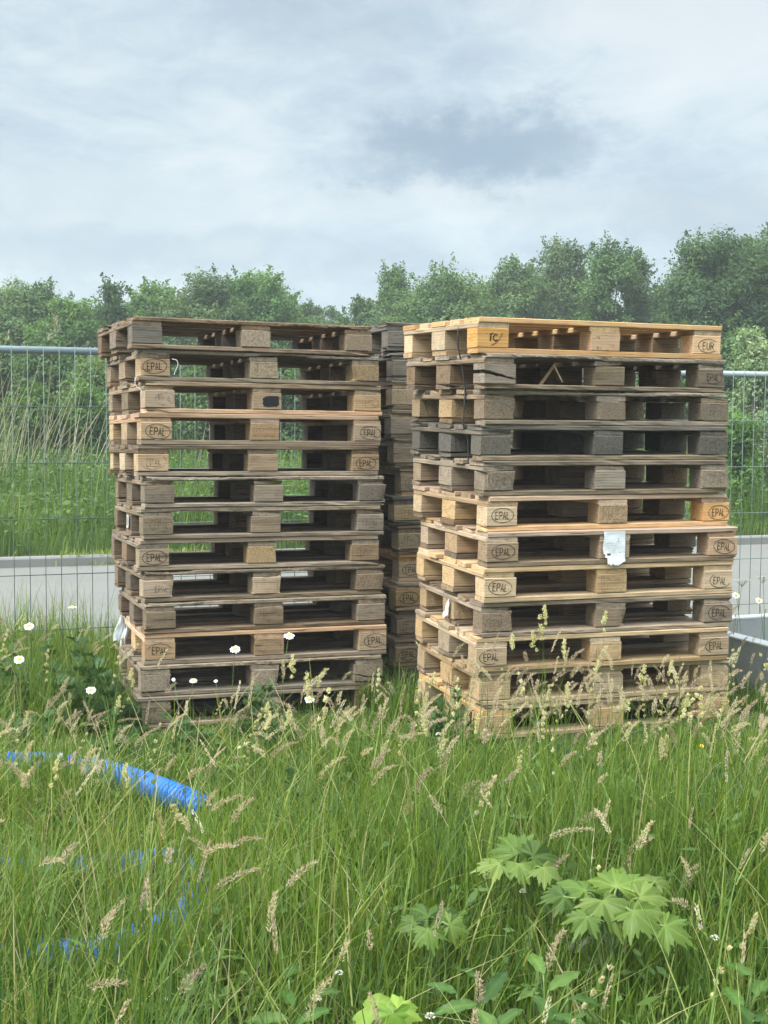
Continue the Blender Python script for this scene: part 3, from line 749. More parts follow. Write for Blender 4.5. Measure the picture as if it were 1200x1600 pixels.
def quads_along(pos, d, l, w, up=None):
    """one slim leaf-shaped quad per point, from pos along d"""
    d = d / (np.linalg.norm(d, axis=1)[:, None] + 1e-9)
    rr = rng.normal(size=d.shape) if up is None else up
    s_ = np.cross(d, rr); s_ /= np.linalg.norm(s_, axis=1)[:, None] + 1e-9
    l = np.asarray(l)[:, None] if np.ndim(l) else l; w = np.asarray(w)[:, None] if np.ndim(w) else w
    m = pos + d * l * .45
    V_ = np.stack([pos, m - s_ * w / 2, pos + d * l, m + s_ * w / 2], 1)
    return V_.reshape(-1, 3), np.arange(len(pos) * 4).reshape(-1, 4)

FOOT = []      # footprints kept clear of grass, in yard coordinates
for key, xy, th in (('L', PL_, .3677), ('R', PR, .3418), ('B', [[.08, 6.7, 0]], .345)):
    mx = np.mean([p[0] for p in xy]); my = np.mean([p[1] for p in xy]); FOOT.append((mx, my, th, 1.2, .8))
FOOT.append((c0[0] + 1.25*math.sin(yawb), c0[1] - 1.25*math.cos(yawb), yawb, 1.5, 1.25))
def clear(x, y, m=.0):
    ok = np.ones(len(x), bool)
    for fx, fy, th, l, w in FOOT:
        a = (x-fx)*math.cos(th) + (y-fy)*math.sin(th); b = -(x-fx)*math.sin(th) + (y-fy)*math.cos(th)
        ok &= ~((a > -m) & (a < l+m) & (b > -m) & (b < w+m))
    v = -x*ST + y*CT
    return ok & (v < 8.6)
def scatter(n, x0, x1, y0, y1, m=0.0):
    x = rng.uniform(x0, x1, n); y = rng.uniform(y0, y1, n); k = clear(x, y, m); return x[k], y[k]
def patch(x, y, f, s):
    return .5 + .25*(np.sin(x*f+s)*np.cos(y*f*1.3+s*2) + np.sin(x*f*2.3+s*3+y*f*1.7))
LOW = [(.55, 2.72, .32, .30, .36), (.36, 3.0, .22, .22, .25), (.12, 2.68, .16, .22, .3), (.0, 2.28, .16, .22, .6), (.33, 2.40, .28, .25, .5), (.70, 2.4, .15, .25, .5),]
def local_height(x, y):
    """how tall the sward stands: long in the foreground and by the fence, short against the pallets"""
    v = -x*ST + y*CT
    h = .30 - .03 * sstep(2.6, 3.6, y) - .09 * sstep(3.6, 4.7, y) - .03 * sstep(4.7, 5.4, y)
    h = h + .13 * sstep(-.9, -1.5, x) * sstep(4.6, 5.6, y) * (.5 + patch(x, y, 3.1, 2)) + .02 * sstep(6.7, 7.6, v) - .05 * sstep(1.2, 1.7, x) * sstep(4.6, 5.5, y)
    for cx, cy, rx, ry, k in LOW: h = h * (1 - k*np.exp(-(((x-cx)/rx)**2 + ((y-cy)/ry)**2)))
    # trodden in front of the pipe and the left stack
    pipe = np.exp(-(((x + .68)/.20)**2 + ((y - 4.06)/.28)**2)); h = h * (1 - .45*pipe)
    h = h * (1 + .25*np.exp(-(((x + .95)/.55)**2 + ((y - 3.05)/.45)**2))) * (1 + .75*np.exp(-(((x + 1.17)/.25)**2 + ((y - 4.25)/.3)**2)))
    h = h * (1 - .35*np.exp(-(((x+.55)/.45)**2 + ((y-5.6)/.45)**2)))
    u = x*CT + y*ST
    vf = np.where(u < 2.08, 6.07, 4.94); inr = (u > .35) & (u < 3.6) & (v < vf)
    cap = .015 + .10*np.maximum(0, vf - v) + .25*np.maximum(0, vf - v - 1.35)
    h = h * (.75 + .5 * patch(x, y, 2.1, 1.0))
    inr = inr & ((u > 2.08) | (v > 4.75))
    return np.where(inr, np.minimum(h, cap), h)
bl = []
Y0, Y1 = 1.55, 8.4
def frust(x, y, m): return np.abs(x) < .30*y + m
# sward in three lengths
x, y = scatter(130000, -3.4, 3.4, Y0, Y1)
dens = np.where(frust(x, y, .35), np.where(y < 6.4, 1.0, .75), .22)
k = rng.random(len(x)) < dens * (.55 + .6*patch(x, y, 3.3, 4.0)); x, y = x[k], y[k]
n = len(x); hh = local_height(x, y) * rng.gamma(9, 1/9, n)
P_ = np.stack([x, y, gz(x, y) - .01], -1)
tone = np.clip(.25 + .38*patch(x, y, 1.7, 2.2) + rng.normal(0, .17, n), 0, .84)
dry = rng.random(n) < .045 + .10*sstep(.1, -.8, x)*sstep(4.6, 3.4, y); tone[dry] = rng.uniform(.86, 1, dry.sum())
a = blades(P_, hh, rng.uniform(.0020, .0058, n), rng.uniform(0, 2*math.pi, n), np.abs(rng.normal(.10, .14, n)), np.abs(rng.normal(.55, .45, n)), tone, 5)
bl.append(a[:3])
# tussocks: blades fanning out of one crown, each tuft its own green
cxx, cyy = scatter(2600, -3, 3, Y0, Y1); k = rng.random(len(cxx)) < np.where(frust(cxx, cyy, .3), 1, .3); cxx, cyy = cxx[k], cyy[k]
nb = rng.integers(14, 38, len(cxx)); ci = np.repeat(np.arange(len(cxx)), nb); n = len(ci); off = rng.normal(0, 1, (n, 2))*rng.uniform(.008, .03, len(cxx))[ci][:, None]
x = cxx[ci] + off[:, 0]; y = cyy[ci] + off[:, 1]; th_ = rng.normal(.36, .2, len(cxx))[ci] + rng.normal(0, .06, n)
th_ = np.where(rng.random(n) < .06, .93, np.clip(th_, 0, .84))
a = blades(np.stack([x, y, gz(x, y) - .01], -1), local_height(x, y)*rng.uniform(.75, 1.3, len(cxx))[ci]*rng.uniform(.6, 1.1, n), rng.uniform(.002, .005, n), np.arctan2(off[:, 1], off[:, 0]) + rng.normal(0, .5, n), np.abs(rng.normal(.16, .12, n)), np.abs(rng.normal(.8, .5, n)), th_, 5)
bl.append(a[:3])
# broad, arching blades
x, y = scatter(9000, -3, 3, Y0, Y1); k = rng.random(len(x)) < np.where(frust(x, y, .3), 1, .3); x, y = x[k], y[k]; n = len(x)
a = blades(np.stack([x, y, gz(x, y) - .01], -1), local_height(x, y) * rng.uniform(.8, 1.35, n), rng.uniform(.007, .013, n), rng.uniform(0, 6.28, n), rng.uniform(.05, .4, n), rng.uniform(.6, 1.9, n), np.clip(rng.normal(.55, .18, n), .1, .84), 6)
bl.append(a[:3])
# short undergrowth
x, y = scatter(60000, -3.2, 3.2, Y0, Y1); k = rng.random(len(x)) < np.where(frust(x, y, .3), 1, .25); x, y = x[k], y[k]; n = len(x)
a = blades(np.stack([x, y, gz(x, y) - .01], -1), rng.uniform(.05, .17, n)*np.clip(local_height(x, y)/.2, .12, 1), rng.uniform(.004, .009, n), rng.uniform(0, 6.28, n), rng.uniform(.1, .7, n), rng.uniform(.2, 1.2, n), np.clip(rng.normal(.22, .14, n), 0, .8), 3)
bl.append(a[:3])
# flattened dead straw
x, y = scatter(3600, -2.2, 2.2, Y0, 5.0); k = rng.random(len(x)) < .18 + .75*patch(x, y, 2.4, 8)*sstep(.5, -.5, x); x, y = x[k], y[k]; n = len(x)
a = blades(np.stack([x, y, gz(x, y) + rng.uniform(.02, .2, n)], -1), rng.uniform(.2, .45, n), rng.uniform(.002, .004, n), rng.uniform(0, 6.28, n), rng.uniform(.6, 1.3, n), rng.uniform(0, .6, n), rng.uniform(.86, .97, n), 4)
bl.append(a[:3])
v, q, t = stack_mesh(bl)
tag(link('meadow_grass', np_mesh('meadow_grass', v, q, tone=t), M['grass']), kind='stuff')

# flowering stalks with their seed heads
def seed_heads(x, y, h, kind, az, lean, curv, tone, L, R):
    n = len(x); base = np.stack([x, y, gz(x, y)], -1)
    s1 = blades(base, h, np.full(n, .0021), az, lean, curv, np.clip(tone*0 + rng.uniform(.38, .88, n), 0, 1), 8)
    s2 = blades(base, h, np.full(n, .0021), az, lean, curv, np.clip(tone*0 + rng.uniform(.38, .88, n), 0, 1), 8, twist=np.full(n, math.pi/2))
    C = s1[3]; hp = []
    for i in range(n):
        tip, pre = C[i, -1], C[i, -2]; d = tip - pre; d /= np.linalg.norm(d)
        ax = np.array([math.cos(az[i]), math.sin(az[i]), 0])
        if kind[i] == 0:      # soft feathery panicle
            m = int(230 * (L[i]/.09)); t_ = rng.beta(1.3, 1.2, m); drop = .75
            pos = tip + d * (t_[:, None]*L[i] - L[i]*.25) + (ax*.35 - np.array([0,0,.35]))*(t_[:, None]**2)*L[i]*drop
            rad = R[i] * (1.25 - .75*t_) * np.sin(np.pi*np.clip(t_*.88+.10, 0, 1))**.9
            w_ = rng.normal(size=(m, 3)); w_ -= (w_@d)[:, None]*d; w_ /= np.linalg.norm(w_, axis=1)[:, None]
            pos = pos + w_*(rad*np.sqrt(rng.random(m)))[:, None]
            q_ = quads_along(pos, d*1.0 + w_*.8 + rng.normal(0, .35, (m, 3)), rng.uniform(.004, .010, m), rng.uniform(.0011, .0023, m))
        elif kind[i] == 1:    # cocksfoot: dense one-sided clumps
            cl = [(-.55, .55, .6), (-.2, .5, .8), (.12, .30, 1.0), (.42, .12, .95), (.72, .03, .7)]; pp, dd = [], []
            for u_, sd, s_ in cl:
                if rng.random() < .12: continue
                m = int(46*s_); sdv = rng.normal(size=3); sdv -= (sdv@d)*d; sdv /= np.linalg.norm(sdv)
                c_ = tip + d*u_*L[i] + sdv*sd*R[i]*1.6
                o_ = rng.normal(size=(m, 3)); o_ /= np.linalg.norm(o_, axis=1)[:, None]; o_ *= (R[i]*.75*s_*rng.random(m)**.4)[:, None]
                pp.append(c_ + o_ + d*(o_@d)[:, None]*.6); dd.append(d*1.0 + o_*60 + rng.normal(0, .3, (m, 3)))
            pos, dr = np.concatenate(pp), np.concatenate(dd); m = len(pos)
            q_ = quads_along(pos, dr, rng.uniform(.006, .011, m), rng.uniform(.003, .005, m))
        else:                 # slim tight spike
            m = int(110*(L[i]/.08)); t_ = rng.random(m); w_ = rng.normal(size=(m, 3)); w_ -= (w_@d)[:, None]*d; w_ /= np.linalg.norm(w_, axis=1)[:, None]
            pos = tip + d*((t_-.25)*L[i])[:, None] + w_*(R[i]*.42*np.sin(np.pi*np.clip(t_*.9+.08, 0, 1))**.5)[:, None] + (ax*.2)*(t_[:, None]**2)*L[i]*.3
            q_ = quads_along(pos, d*1.3 + w_*.5, rng.uniform(.005, .008, m), rng.uniform(.002, .0034, m))
        hp.append((q_[0], q_[1], np.clip(tone[i] + rng.normal(0, .09, len(q_[0])//4), 0, 1).repeat(4)))
    return [s1[:3], s2[:3]], hp
x, y = scatter(3900, -2.5, 2.6, 1.9, 6.6, .02)
left = sstep(.2, -.8, x)
k = (rng.random(len(x)) < np.where(frust(x, y, .3), .40 + .4*patch(x, y, 2.0, .4), .12) * np.where(y > 4.9, .75, 1) * np.where((y > 4.6) & (x < .3) & (x > -1.15), .15, 1) * np.where(y < 3.4, .30, np.where((x > -.3) & (y < 5.2), 1.0, .55)))
x, y = x[k], y[k]; n = len(x)
h = local_height(x, y)*rng.uniform(1.05, 1.7, n) + rng.uniform(.05, .16, n) + np.where((x > .25) & (y > 4.0), rng.uniform(0, .16, n), 0)
kind = rng.choice([0, 0, 0, 0, 0, 2, 2, 1], n); tone = np.where(kind == 1, rng.uniform(.62, .95, n), rng.uniform(.05, .62, n))
st, hd = seed_heads(x, y, h, kind, rng.normal(.4, 1.3, n), np.abs(rng.normal(.08, .09, n)), np.abs(rng.normal(.38, .4, n)), tone, rng.uniform(.04, .10, n), rng.uniform(.003, .0075, n))
# the ones that stand out in the photo: (px, py, distance, kind, tone, length, radius)
SP = [(456,1045,5.2,1,.97,.062,.013),(478,1072,5.1,1,.95,.06,.013),(449,1128,5.0,1,.96,.05,.011),(420,1136,4.9,1,.97,.055,.012),(418,1112,4.95,1,.93,.04,.010),(205,1062,5.6,1,.92,.06,.012),(184,1105,5.4,1,.9,.05,.012),
      (850,962,4.6,1,.88,.055,.010),(843,985,4.6,1,.86,.065,.013),(835,1005,4.55,1,.85,.05,.010),(880,1018,4.6,1,.85,.05,.011),(945,975,4.7,1,.86,.05,.010),(932,1050,4.6,1,.84,.045,.009),(1005,1058,4.6,1,.82,.05,.010),(1048,1050,4.6,1,.84,.045,.010),(800,1015,4.5,1,.84,.06,.011),(1000,1065,4.6,1,.85,.04,.010),
      (565,1110,5.0,2,.4,.08,.010),(650,1090,4.9,2,.45,.10,.011),(655,1120,4.9,2,.5,.12,.012),(705,1085,4.8,2,.48,.10,.010),(735,1095,4.8,2,.5,.09,.010),(620,1135,4.9,2,.42,.10,.010),(760,1130,4.7,0,.45,.09,.012),(1110,1055,4.9,2,.6,.07,.008),(1150,1030,5.0,2,.75,.07,.009),
      (1160,1130,4.6,0,.42,.12,.014),(1150,1165,4.5,0,.45,.13,.015),(1175,1175,4.4,0,.44,.12,.014),(1185,1200,4.4,0,.5,.12,.013),(1140,1110,4.6,0,.45,.10,.012),
      (20,1150,4.7,0,.35,.09,.017),(70,1165,4.6,0,.25,.10,.016),(100,1165,4.6,0,.28,.10,.016),(145,1215,4.2,1,.75,.08,.017),(195,1215,4.1,1,.95,.05,.011),(40,1260,4.1,0,.33,.09,.016),(90,1265,4.0,0,.22,.12,.020),(225,1310,3.8,0,.38,.09,.012),(235,1400,3.5,0,.5,.09,.012),
      (285,1395,3.5,0,.42,.11,.015),(310,1410,3.4,0,.52,.08,.012),(265,1330,3.7,0,.5,.09,.013),(490,1305,3.7,0,.35,.08,.012),(548,1310,3.7,0,.5,.06,.011),(110,1475,3.2,0,.38,.10,.012),(60,1545,2.8,0,.5,.07,.010),(760,1360,3.2,0,.62,.09,.010),(975,1370,3.4,0,.2,.10,.012),(990,1325,3.4,0,.22,.09,.012),
      (1075,1375,3.3,0,.22,.08,.011),(740,1250,3.9,0,.3,.09,.012),(630,1270,3.8,0,.25,.09,.013),(720,1240,3.9,0,.15,.11,.014),(690,1200,4.2,0,.18,.12,.013),(825,1190,4.3,2,.3,.10,.011),(1020,1270,3.8,2,.25,.08,.010),(910,1280,3.6,0,.2,.10,.012),(345,1455,3.1,2,.7,.05,.008),(500,1215,4.2,0,.5,.07,.010)]
px = np.array([s_[:6+1] for s_ in SP], float)
pos = np.array([at(a[0], a[1], a[2]) for a in SP]); n = len(SP)
az = rng.normal(.3, 1.0, n); cv = np.where(px[:, 3] == 0, rng.uniform(.2, .9, n), rng.uniform(.0, .22, n)); ln = rng.uniform(.0, .06, n)
gx = pos.copy()
for it in range(6):         # walk the foot back so that the head ends where it is seen
    hgt = np.maximum(.1, pos[:, 2] - gz(gx[:, 0], gx[:, 1])); tt = np.linspace(0, 1, 9)
    phi = ln[:, None] + cv[:, None]*tt[None, :]**1.4
    fx = np.sin(phi[:, :-1]).mean(1); fz = np.cos(phi[:, :-1]).mean(1); h = hgt / np.maximum(.4, fz)
    gx = pos - np.stack([np.cos(az)*fx*h, np.sin(az)*fx*h, 0*h], -1)
st2, hd2 = seed_heads(gx[:, 0], gx[:, 1], h, px[:, 3].astype(int), az, ln, cv, px[:, 4], px[:, 5], px[:, 6])
v, q, t = stack_mesh(st + st2)
tag(link('grass_stalks', np_mesh('grass_stalks', v, q, tone=t), M['grass']), kind='stuff')
v, q, t = stack_mesh(hd + hd2)
tag(link('grass_seed_heads', np_mesh('grass_seed_heads', v, q, tone=t), M['seed']), kind='stuff')

# low broad-leaved ground cover
M['cover'] = leaf_mat('ground cover', [(0, (.03,.07,.015)), (.5, (.065,.13,.025)), (1, (.13,.20,.045))], .35, .5, tint=0)
x, y = scatter(9000, -3, 3, Y0, 8.2); k = rng.random(len(x)) < patch(x, y, 2.6, 7)*1.3*np.where(frust(x, y, .3), 1, .3); x, y = x[k], y[k]; n = len(x)
pos = np.stack([x, y, gz(x, y) + rng.uniform(.03, .20, n)*np.clip(local_height(x, y)/.2, .1, 1)], -1)
az = rng.uniform(0, 6.28, n); d = np.stack([np.cos(az), np.sin(az), rng.normal(-.05, .35, n)], -1)
up = np.tile([0, 0, 1.0], (n, 1)) + rng.normal(0, .35, (n, 3))
v, q = quads_along(pos, d, rng.uniform(.018, .045, n), rng.uniform(.012, .028, n), up)
tag(link('ground_cover', np_mesh('ground_cover', v, q, tone=np.clip(rng.normal(.45, .22, n), 0, 1).repeat(4)), M['cover']), kind='stuff')

bx_, by_ = scatter(420, -2.2, 2.3, 1.7, 5.6); k = rng.random(len(bx_)) < .35 + .6*patch(bx_, by_, 1.9, 5); bx_, by_ = bx_[k], by_[k]
nl = rng.integers(8, 22, len(bx_)); ci = np.repeat(np.arange(len(bx_)), nl); n = len(ci); lh = local_height(bx_, by_)[ci]
az = rng.uniform(0, 6.28, n); rr_ = rng.uniform(.0, .05, n)
pos = np.stack([bx_[ci] + np.cos(az)*rr_, by_[ci] + np.sin(az)*rr_, gz(bx_, by_)[ci] + lh*rng.uniform(.15, .85, n)], -1)
d = np.stack([np.cos(az), np.sin(az), rng.normal(.15, .4, n)], -1)
v, q = quads_along(pos, d, rng.uniform(.03, .075, n), rng.uniform(.010, .024, n), np.tile([0, 0, 1.0], (n, 1)) + rng.normal(0, .45, (n, 3)))
tag(link('meadow_weeds', np_mesh('meadow_weeds', v, q, tone=np.clip(rng.normal(.5, .2, len(bx_))[ci] + rng.normal(0, .08, n), 0, 1).repeat(4)), M['cover']), kind='stuff')

# ------------------------------------------------------------------ bank beyond the road
bl = []
def bank(n, v0, v1, hfun, w, tone_m, nseg=3, u0=-12, u1=22):
    u = rng.uniform(u0, u1, n); v_ = rng.uniform(v0, v1, n); x = u*CT - v_*ST; y = u*ST + v_*CT
    k = np.abs(x) < .33*y + 1.2; x, y, v_ = x[k], y[k], v_[k]; m = len(x)
    h = hfun(x, y, v_) * rng.gamma(8, 1/8, m)
    a = blades(np.stack([x, y, gz(x, y) - .02], -1), h, rng.uniform(w*.6, w*1.4, m), rng.uniform(0, 6.28, m), np.abs(rng.normal(.1, .15, m)), np.abs(rng.normal(.6, .5, m)), np.clip(tone_m + .5*(patch(x, y, 1.1, 3)-.5) + rng.normal(0, .15, m), 0, 1), nseg)
    bl.append(a[:3])
bank(52000, 14.2, 17.5, lambda x, y, v: (.22 + .24*sstep(14.3, 15.3, v)) * (.7+.6*patch(x, y, 1.3, 1)), .011, .42, 4)
bank(30000, 16.8, 23, lambda x, y, v: .30 + .3*patch(x, y, .9, 5), .016, .36)
bank(9000, 16.5, 19, lambda x, y, v: (.45 + .3*patch(x, y, 1.5, 9))*sstep(1, 3, x) + .2, .012, .85, 4)
bank(5000, 22, 60, lambda x, y, v: .5 + .4*patch(x, y, .5, 2), .05, .35)
v, q, t = stack_mesh(bl)
tag(link('bank_grass', np_mesh('bank_grass', v, q, tone=t), M['bank']), kind='stuff')
x = rng.uniform(-8, 9, 14000); v_ = rng.uniform(14.2, 18.5, 14000); u = x; X_ = u*CT - v_*ST + 4; Y_ = u*ST + v_*CT + 1
k = (np.abs(X_) < .33*Y_ + 1) & ((-X_*ST + Y_*CT) > 14.25); X_, Y_ = X_[k], Y_[k]; n = len(X_)
az = rng.uniform(0, 6.28, n)
v, q = quads_along(np.stack([X_, Y_, gz(X_, Y_) + rng.uniform(.05, .65, n)], -1), np.stack([np.cos(az), np.sin(az), rng.normal(0, .4, n)], -1), rng.uniform(.04, .12, n), rng.uniform(.03, .07, n), np.tile([0, 0, 1.0], (n, 1)) + rng.normal(0, .4, (n, 3)))
tag(link('bank_weeds', np_mesh('bank_weeds', v, q, tone=np.clip(rng.normal(.4, .2, n), 0, 1).repeat(4)), M['cover']), kind='stuff')
# dry moss and grass tuft growing over the kerb
n = 700; u = rng.normal(2.35, .38, n); v_ = rng.uniform(13.95, 14.2, n); x = u*CT - v_*ST; y = u*ST + v_*CT
a = blades(np.stack([x, y, np.full(n, -.19) + .09*(v_ > 14.01)], -1), rng.uniform(.04, .12, n), rng.uniform(.006, .012, n), rng.uniform(0, 6.28, n), rng.uniform(.1, 1.0, n), rng.uniform(.2, 1.2, n), rng.uniform(.7, 1, n), 3)
tag(link('kerb_grass', np_mesh('kerb_grass', a[0], a[1], tone=a[2]), M['bank']), kind='stuff')

# ------------------------------------------------------------------ plants one can tell apart
M['feather'] = leaf_mat('feathery leaves', [(0, (.025,.065,.02)), (.5, (.05,.115,.03)), (1, (.10,.17,.05))], .35, .55)
M['feather_grey'] = leaf_mat('grey green leaves', [(0, (.06,.085,.05)), (.5, (.10,.14,.085)), (1, (.15,.19,.12))], .3, .6)
M['hogweed'] = leaf_mat('lobed leaves', [(0, (.055,.105,.017)), (.5, (.10,.165,.024)), (1, (.20,.255,.06))], .35, .45)
M['lime'] = leaf_mat('lime leaves', [(0, (.12,.22,.03)), (.5, (.19,.30,.045)), (1, (.28,.38,.07))], .45, .45)
M['dock'] = leaf_mat('dock leaves', [(0, (.035,.085,.015)), (.5, (.065,.135,.022)), (1, (.12,.20,.04))], .4, .42)
M['stem'] = plain('green stem', (.13,.19,.05), .6)
M['white_petal'] = plain('white petals', (.62,.62,.59), .7, var=.06)
M['yellow'] = plain('yellow flower', (.72,.50,.03), .7)
M['umbel'] = plain('cream umbel', (.58,.58,.48), .8, var=.08)

def feather_plant(px, py, Y, H, n_leaf, L, label, mat='feather', seed=0):
    r = np.random.default_rng(1000+seed); top = at(px, py, Y); g = float(gz(top[0], top[1])); H = H or max(.15, top[2]-g)
    root = empty('feathery_plant', (top[0], top[1], g)); tag(root, label, 'plant')
    mb = MB(); bend = r.normal(0, .04, 2); nst = 3
    V_, Q_, T_ = [], [], []; o = 0
    for s_ in range(nst):
        off = r.normal(0, .035, 2) if s_ else np.zeros(2); hs = H*(1 if s_ == 0 else r.uniform(.6, .9)); bd = bend + r.normal(0, .05, 2)
        st_ = [np.array([off[0]+bd[0]*t*t, off[1]+bd[1]*t*t, hs*t]) for t in np.linspace(0, 1, 8)]
        mb.tube(st_, np.linspace(.0035, .0012, 8), 5)
        for k in range(n_leaf):
            t = (k+.5)/n_leaf; p = np.array([off[0]+bd[0]*t*t, off[1]+bd[1]*t*t, hs*t]); az = k*2.4 + r.uniform(-.4, .4)
            l = L*(1.1 - .75*t)*r.uniform(.8, 1.2); el = .35 + .6*t + r.normal(0, .12)
            d = np.array([math.cos(az)*math.cos(el), math.sin(az)*math.cos(el), math.sin(el)]); sd = np.array([-math.sin(az), math.cos(az), 0]); m = 14
            tt = np.linspace(.12, 1, m); mid = p + d*l*tt[:, None] - np.array([0, 0, 1])*(tt**2)[:, None]*l*.35
            for sg in (-1, 1):
                ll = l*.30*np.sin(np.pi*np.clip(tt*.85+.15, 0, 1))+.004
                dr = sd*sg + d*.65 + r.normal(0, .18, (m, 3))
                v, q = quads_along(mid, dr, ll, ll*.15, np.tile(np.cross(d, sd), (m, 1)))
                V_.append(v); Q_.append(q+o); T_.append(np.clip(r.normal(.5, .2, m), 0, 1).repeat(4)); o += len(v)
                for e_ in (.25, .45, .65, .85):      # second order
                    b0 = mid + dr/np.linalg.norm(dr, axis=1)[:, None]*(ll*e_)[:, None]
                    for s2 in (-1, 1):
                        v, q = quads_along(b0, dr + d*s2*1.2, ll*.36, ll*.11, np.tile(np.cross(d, sd), (m, 1)))
                        V_.append(v); Q_.append(q+o); T_.append(np.clip(r.normal(.5, .2, m), 0, 1).repeat(4)); o += len(v)
    link('stem', mb.mesh('stem', True), M['stem'], root)
    link('foliage', np_mesh('foliage', np.concatenate(V_), np.concatenate(Q_), tone=np.concatenate(T_)), M[mat], root)
FP = [(395,1078,5.55,.0,12,.17,'dark green feathery plant in front of the weathered stack beside the white daisy'),
      (438,1110,5.3,.0,10,.14,'low feathery plant below the cream seed heads at the weathered stack'),
      (690,1078,5.15,.0,13,.15,'feathery plant growing at the front corner of the new pallet stack'),
      (150,990,6.35,.0,14,.18,'bushy dark feathery plant left of the weathered stack under the white film'),
      (118,1035,6.0,.0,12,.16,'feathery plant in front of the fence near the lone daisy'),
      (172,1040,5.95,.0,12,.17,'feathery plant close against the lower left of the weathered stack'),
      (45,1195,4.55,.0,10,.15,'feathery plant overhanging the blue pipe'),
      (400,1395,3.45,.0,12,.14,'feathery plant standing in the middle of the meadow grass'),
      (395,1450,3.1,.0,10,.12,'low feathery plant in the foreground grass'),
      (1130,1265,4.0,.0,12,.14,'tall feathery plant in the grass below the concrete box'),
      (860,1120,4.9,.0,8,.10,'small feathery plant before the middle of the right stack'),
      (300,1120,5.3,.0,11,.15,'feathery plant at the foot of the weathered stack below the small daisies'),
      (60,1110,5.3,.0,12,.16,'feathery plant at the left edge between two daisies'),
      (175,1120,5.3,.0,12,.15,'feathery plant between the left daisies and the lowest weathered pallet'),
      (25,1000,6.3,.0,13,.16,'feathery weed by the fence at the far left edge'),
      (85,1000,6.6,.0,12,.15,'feathery weed standing against the road between two daisies'),
      (420,1480,2.95,.0,11,.12,'feathery plant low in the foreground left of the small lobed leaves'),
      (465,1205,4.3,.0,10,.12,'feathery plant right of the blue pipe end'),
      (1085,1235,4.2,.0,11,.13,'feathery plant in the right part of the meadow'),
      (330,1500,2.8,.0,10,.11,'feathery plant in the foreground below the blue pipe coil')]
for i, (a, b, Y, H, nl, L, lb) in enumerate(FP): feather_plant(a, b, Y, H, nl, L, lb, 'feather', i)
feather_plant(940, 1402, 3.0, .0, 7, .09, 'small grey green plant beside the big lobed leaves', 'feather_grey', 50)
feather_plant(665, 1290, 3.9, .0, 7, .08, 'thin grey green plant in the middle distance grass', 'feather_grey', 51)

def lobed_leaf(R, r, lobes=5, droop=.35):
    """a hand-shaped toothed leaf lying in its own xy plane, growing along +x"""
    spread = math.radians(140); K = 190; th = np.linspace(-spread, spread, K)
    rad = np.zeros(K); ctr = np.linspace(-spread*.84, spread*.84, lobes) + r.normal(0, .05, lobes); size = (1 - .38*(np.abs(ctr)/spread)**1.4)*r.uniform(.9, 1.08, lobes)
    step = spread*1.68/(lobes-1)
    for c_, s_ in zip(ctr, size):
        d = np.abs(th - c_)/step
        rad = np.maximum(rad, s_*(1 - .76*np.clip(d/.47, 0, 1)**.72)*(d < .66))          # the lobe
        for off, k_ in ((-.26, .80), (.26, .80), (-.44, .62), (.44, .62)):                # its side points
            d2 = np.abs(th - c_ - off*step)/step; rad = np.maximum(rad, s_*k_*(1 - 1.9*d2)*(d2 < .2))
    rad = np.maximum(rad, .26)
    ph = th/math.radians(5.2); teeth = .10*(1 - (ph % 1)) - .04
    rad = (rad + teeth*rad)*R*(1 + r.normal(0, .012, K)); rad[0] = rad[-1] = R*.10
    rings = [.0, .3, .62, .84, 1.0]; V_ = [(0, 0, 0)]; w1, w2 = r.uniform(0, 6, 2)
    for g in rings[1:]:
        for k in range(K):
            x = g*rad[k]*math.cos(th[k]); y = g*rad[k]*math.sin(th[k])
            z = -droop*(x*x+y*y)/R*(1.25 if g > .8 else 1.0) + .05*R*math.sin(th[k]*7+w2)*g*g + .035*R*math.cos(th[k]*(lobes-1)*math.pi/(spread*.86)+math.pi)*g*1.6 + .04*R*math.sin(th[k]*3+w1)*g*g
            V_.append((x, y, z))
    f = [(0, 1+k, 2+k) for k in range(K-1)]
    for g in range(len(rings)-2):
        f += [(1+g*K+k, 1+(g+1)*K+k, 2+(g+1)*K+k, 2+g*K+k) for k in range(K-1)]
    vein = np.zeros(K)
    for c_ in ctr: vein += .32*np.exp(-((th - c_)/.035)**2)
    return V_, f, np.concatenate([[.3], np.tile(vein, len(rings)-1)])
def long_leaf(L, W, r, wav=.08):
    V_ = []; f = []; n = 14
    for i in range(n+1):
        t = i/n; w = W*math.sin(math.pi*min(1, t*.93+.03))**.75*(1-.25*t); z = -.55*L*t*t*.6
        for j, s_ in enumerate((-1, -.5, 0, .5, 1)):
            V_.append((L*t, s_*w/2*(1+.10*math.sin(t*26+j)), z + .10*W*abs(s_) + wav*W*math.sin(t*17+s_*2)*abs(s_)))
    for i in range(n):
        for j in range(4): f.append((i*5+j, (i+1)*5+j, (i+1)*5+j+1, i*5+j+1))
    return V_, f, np.tile([-.05, 0, .3, 0, -.05], n+1)
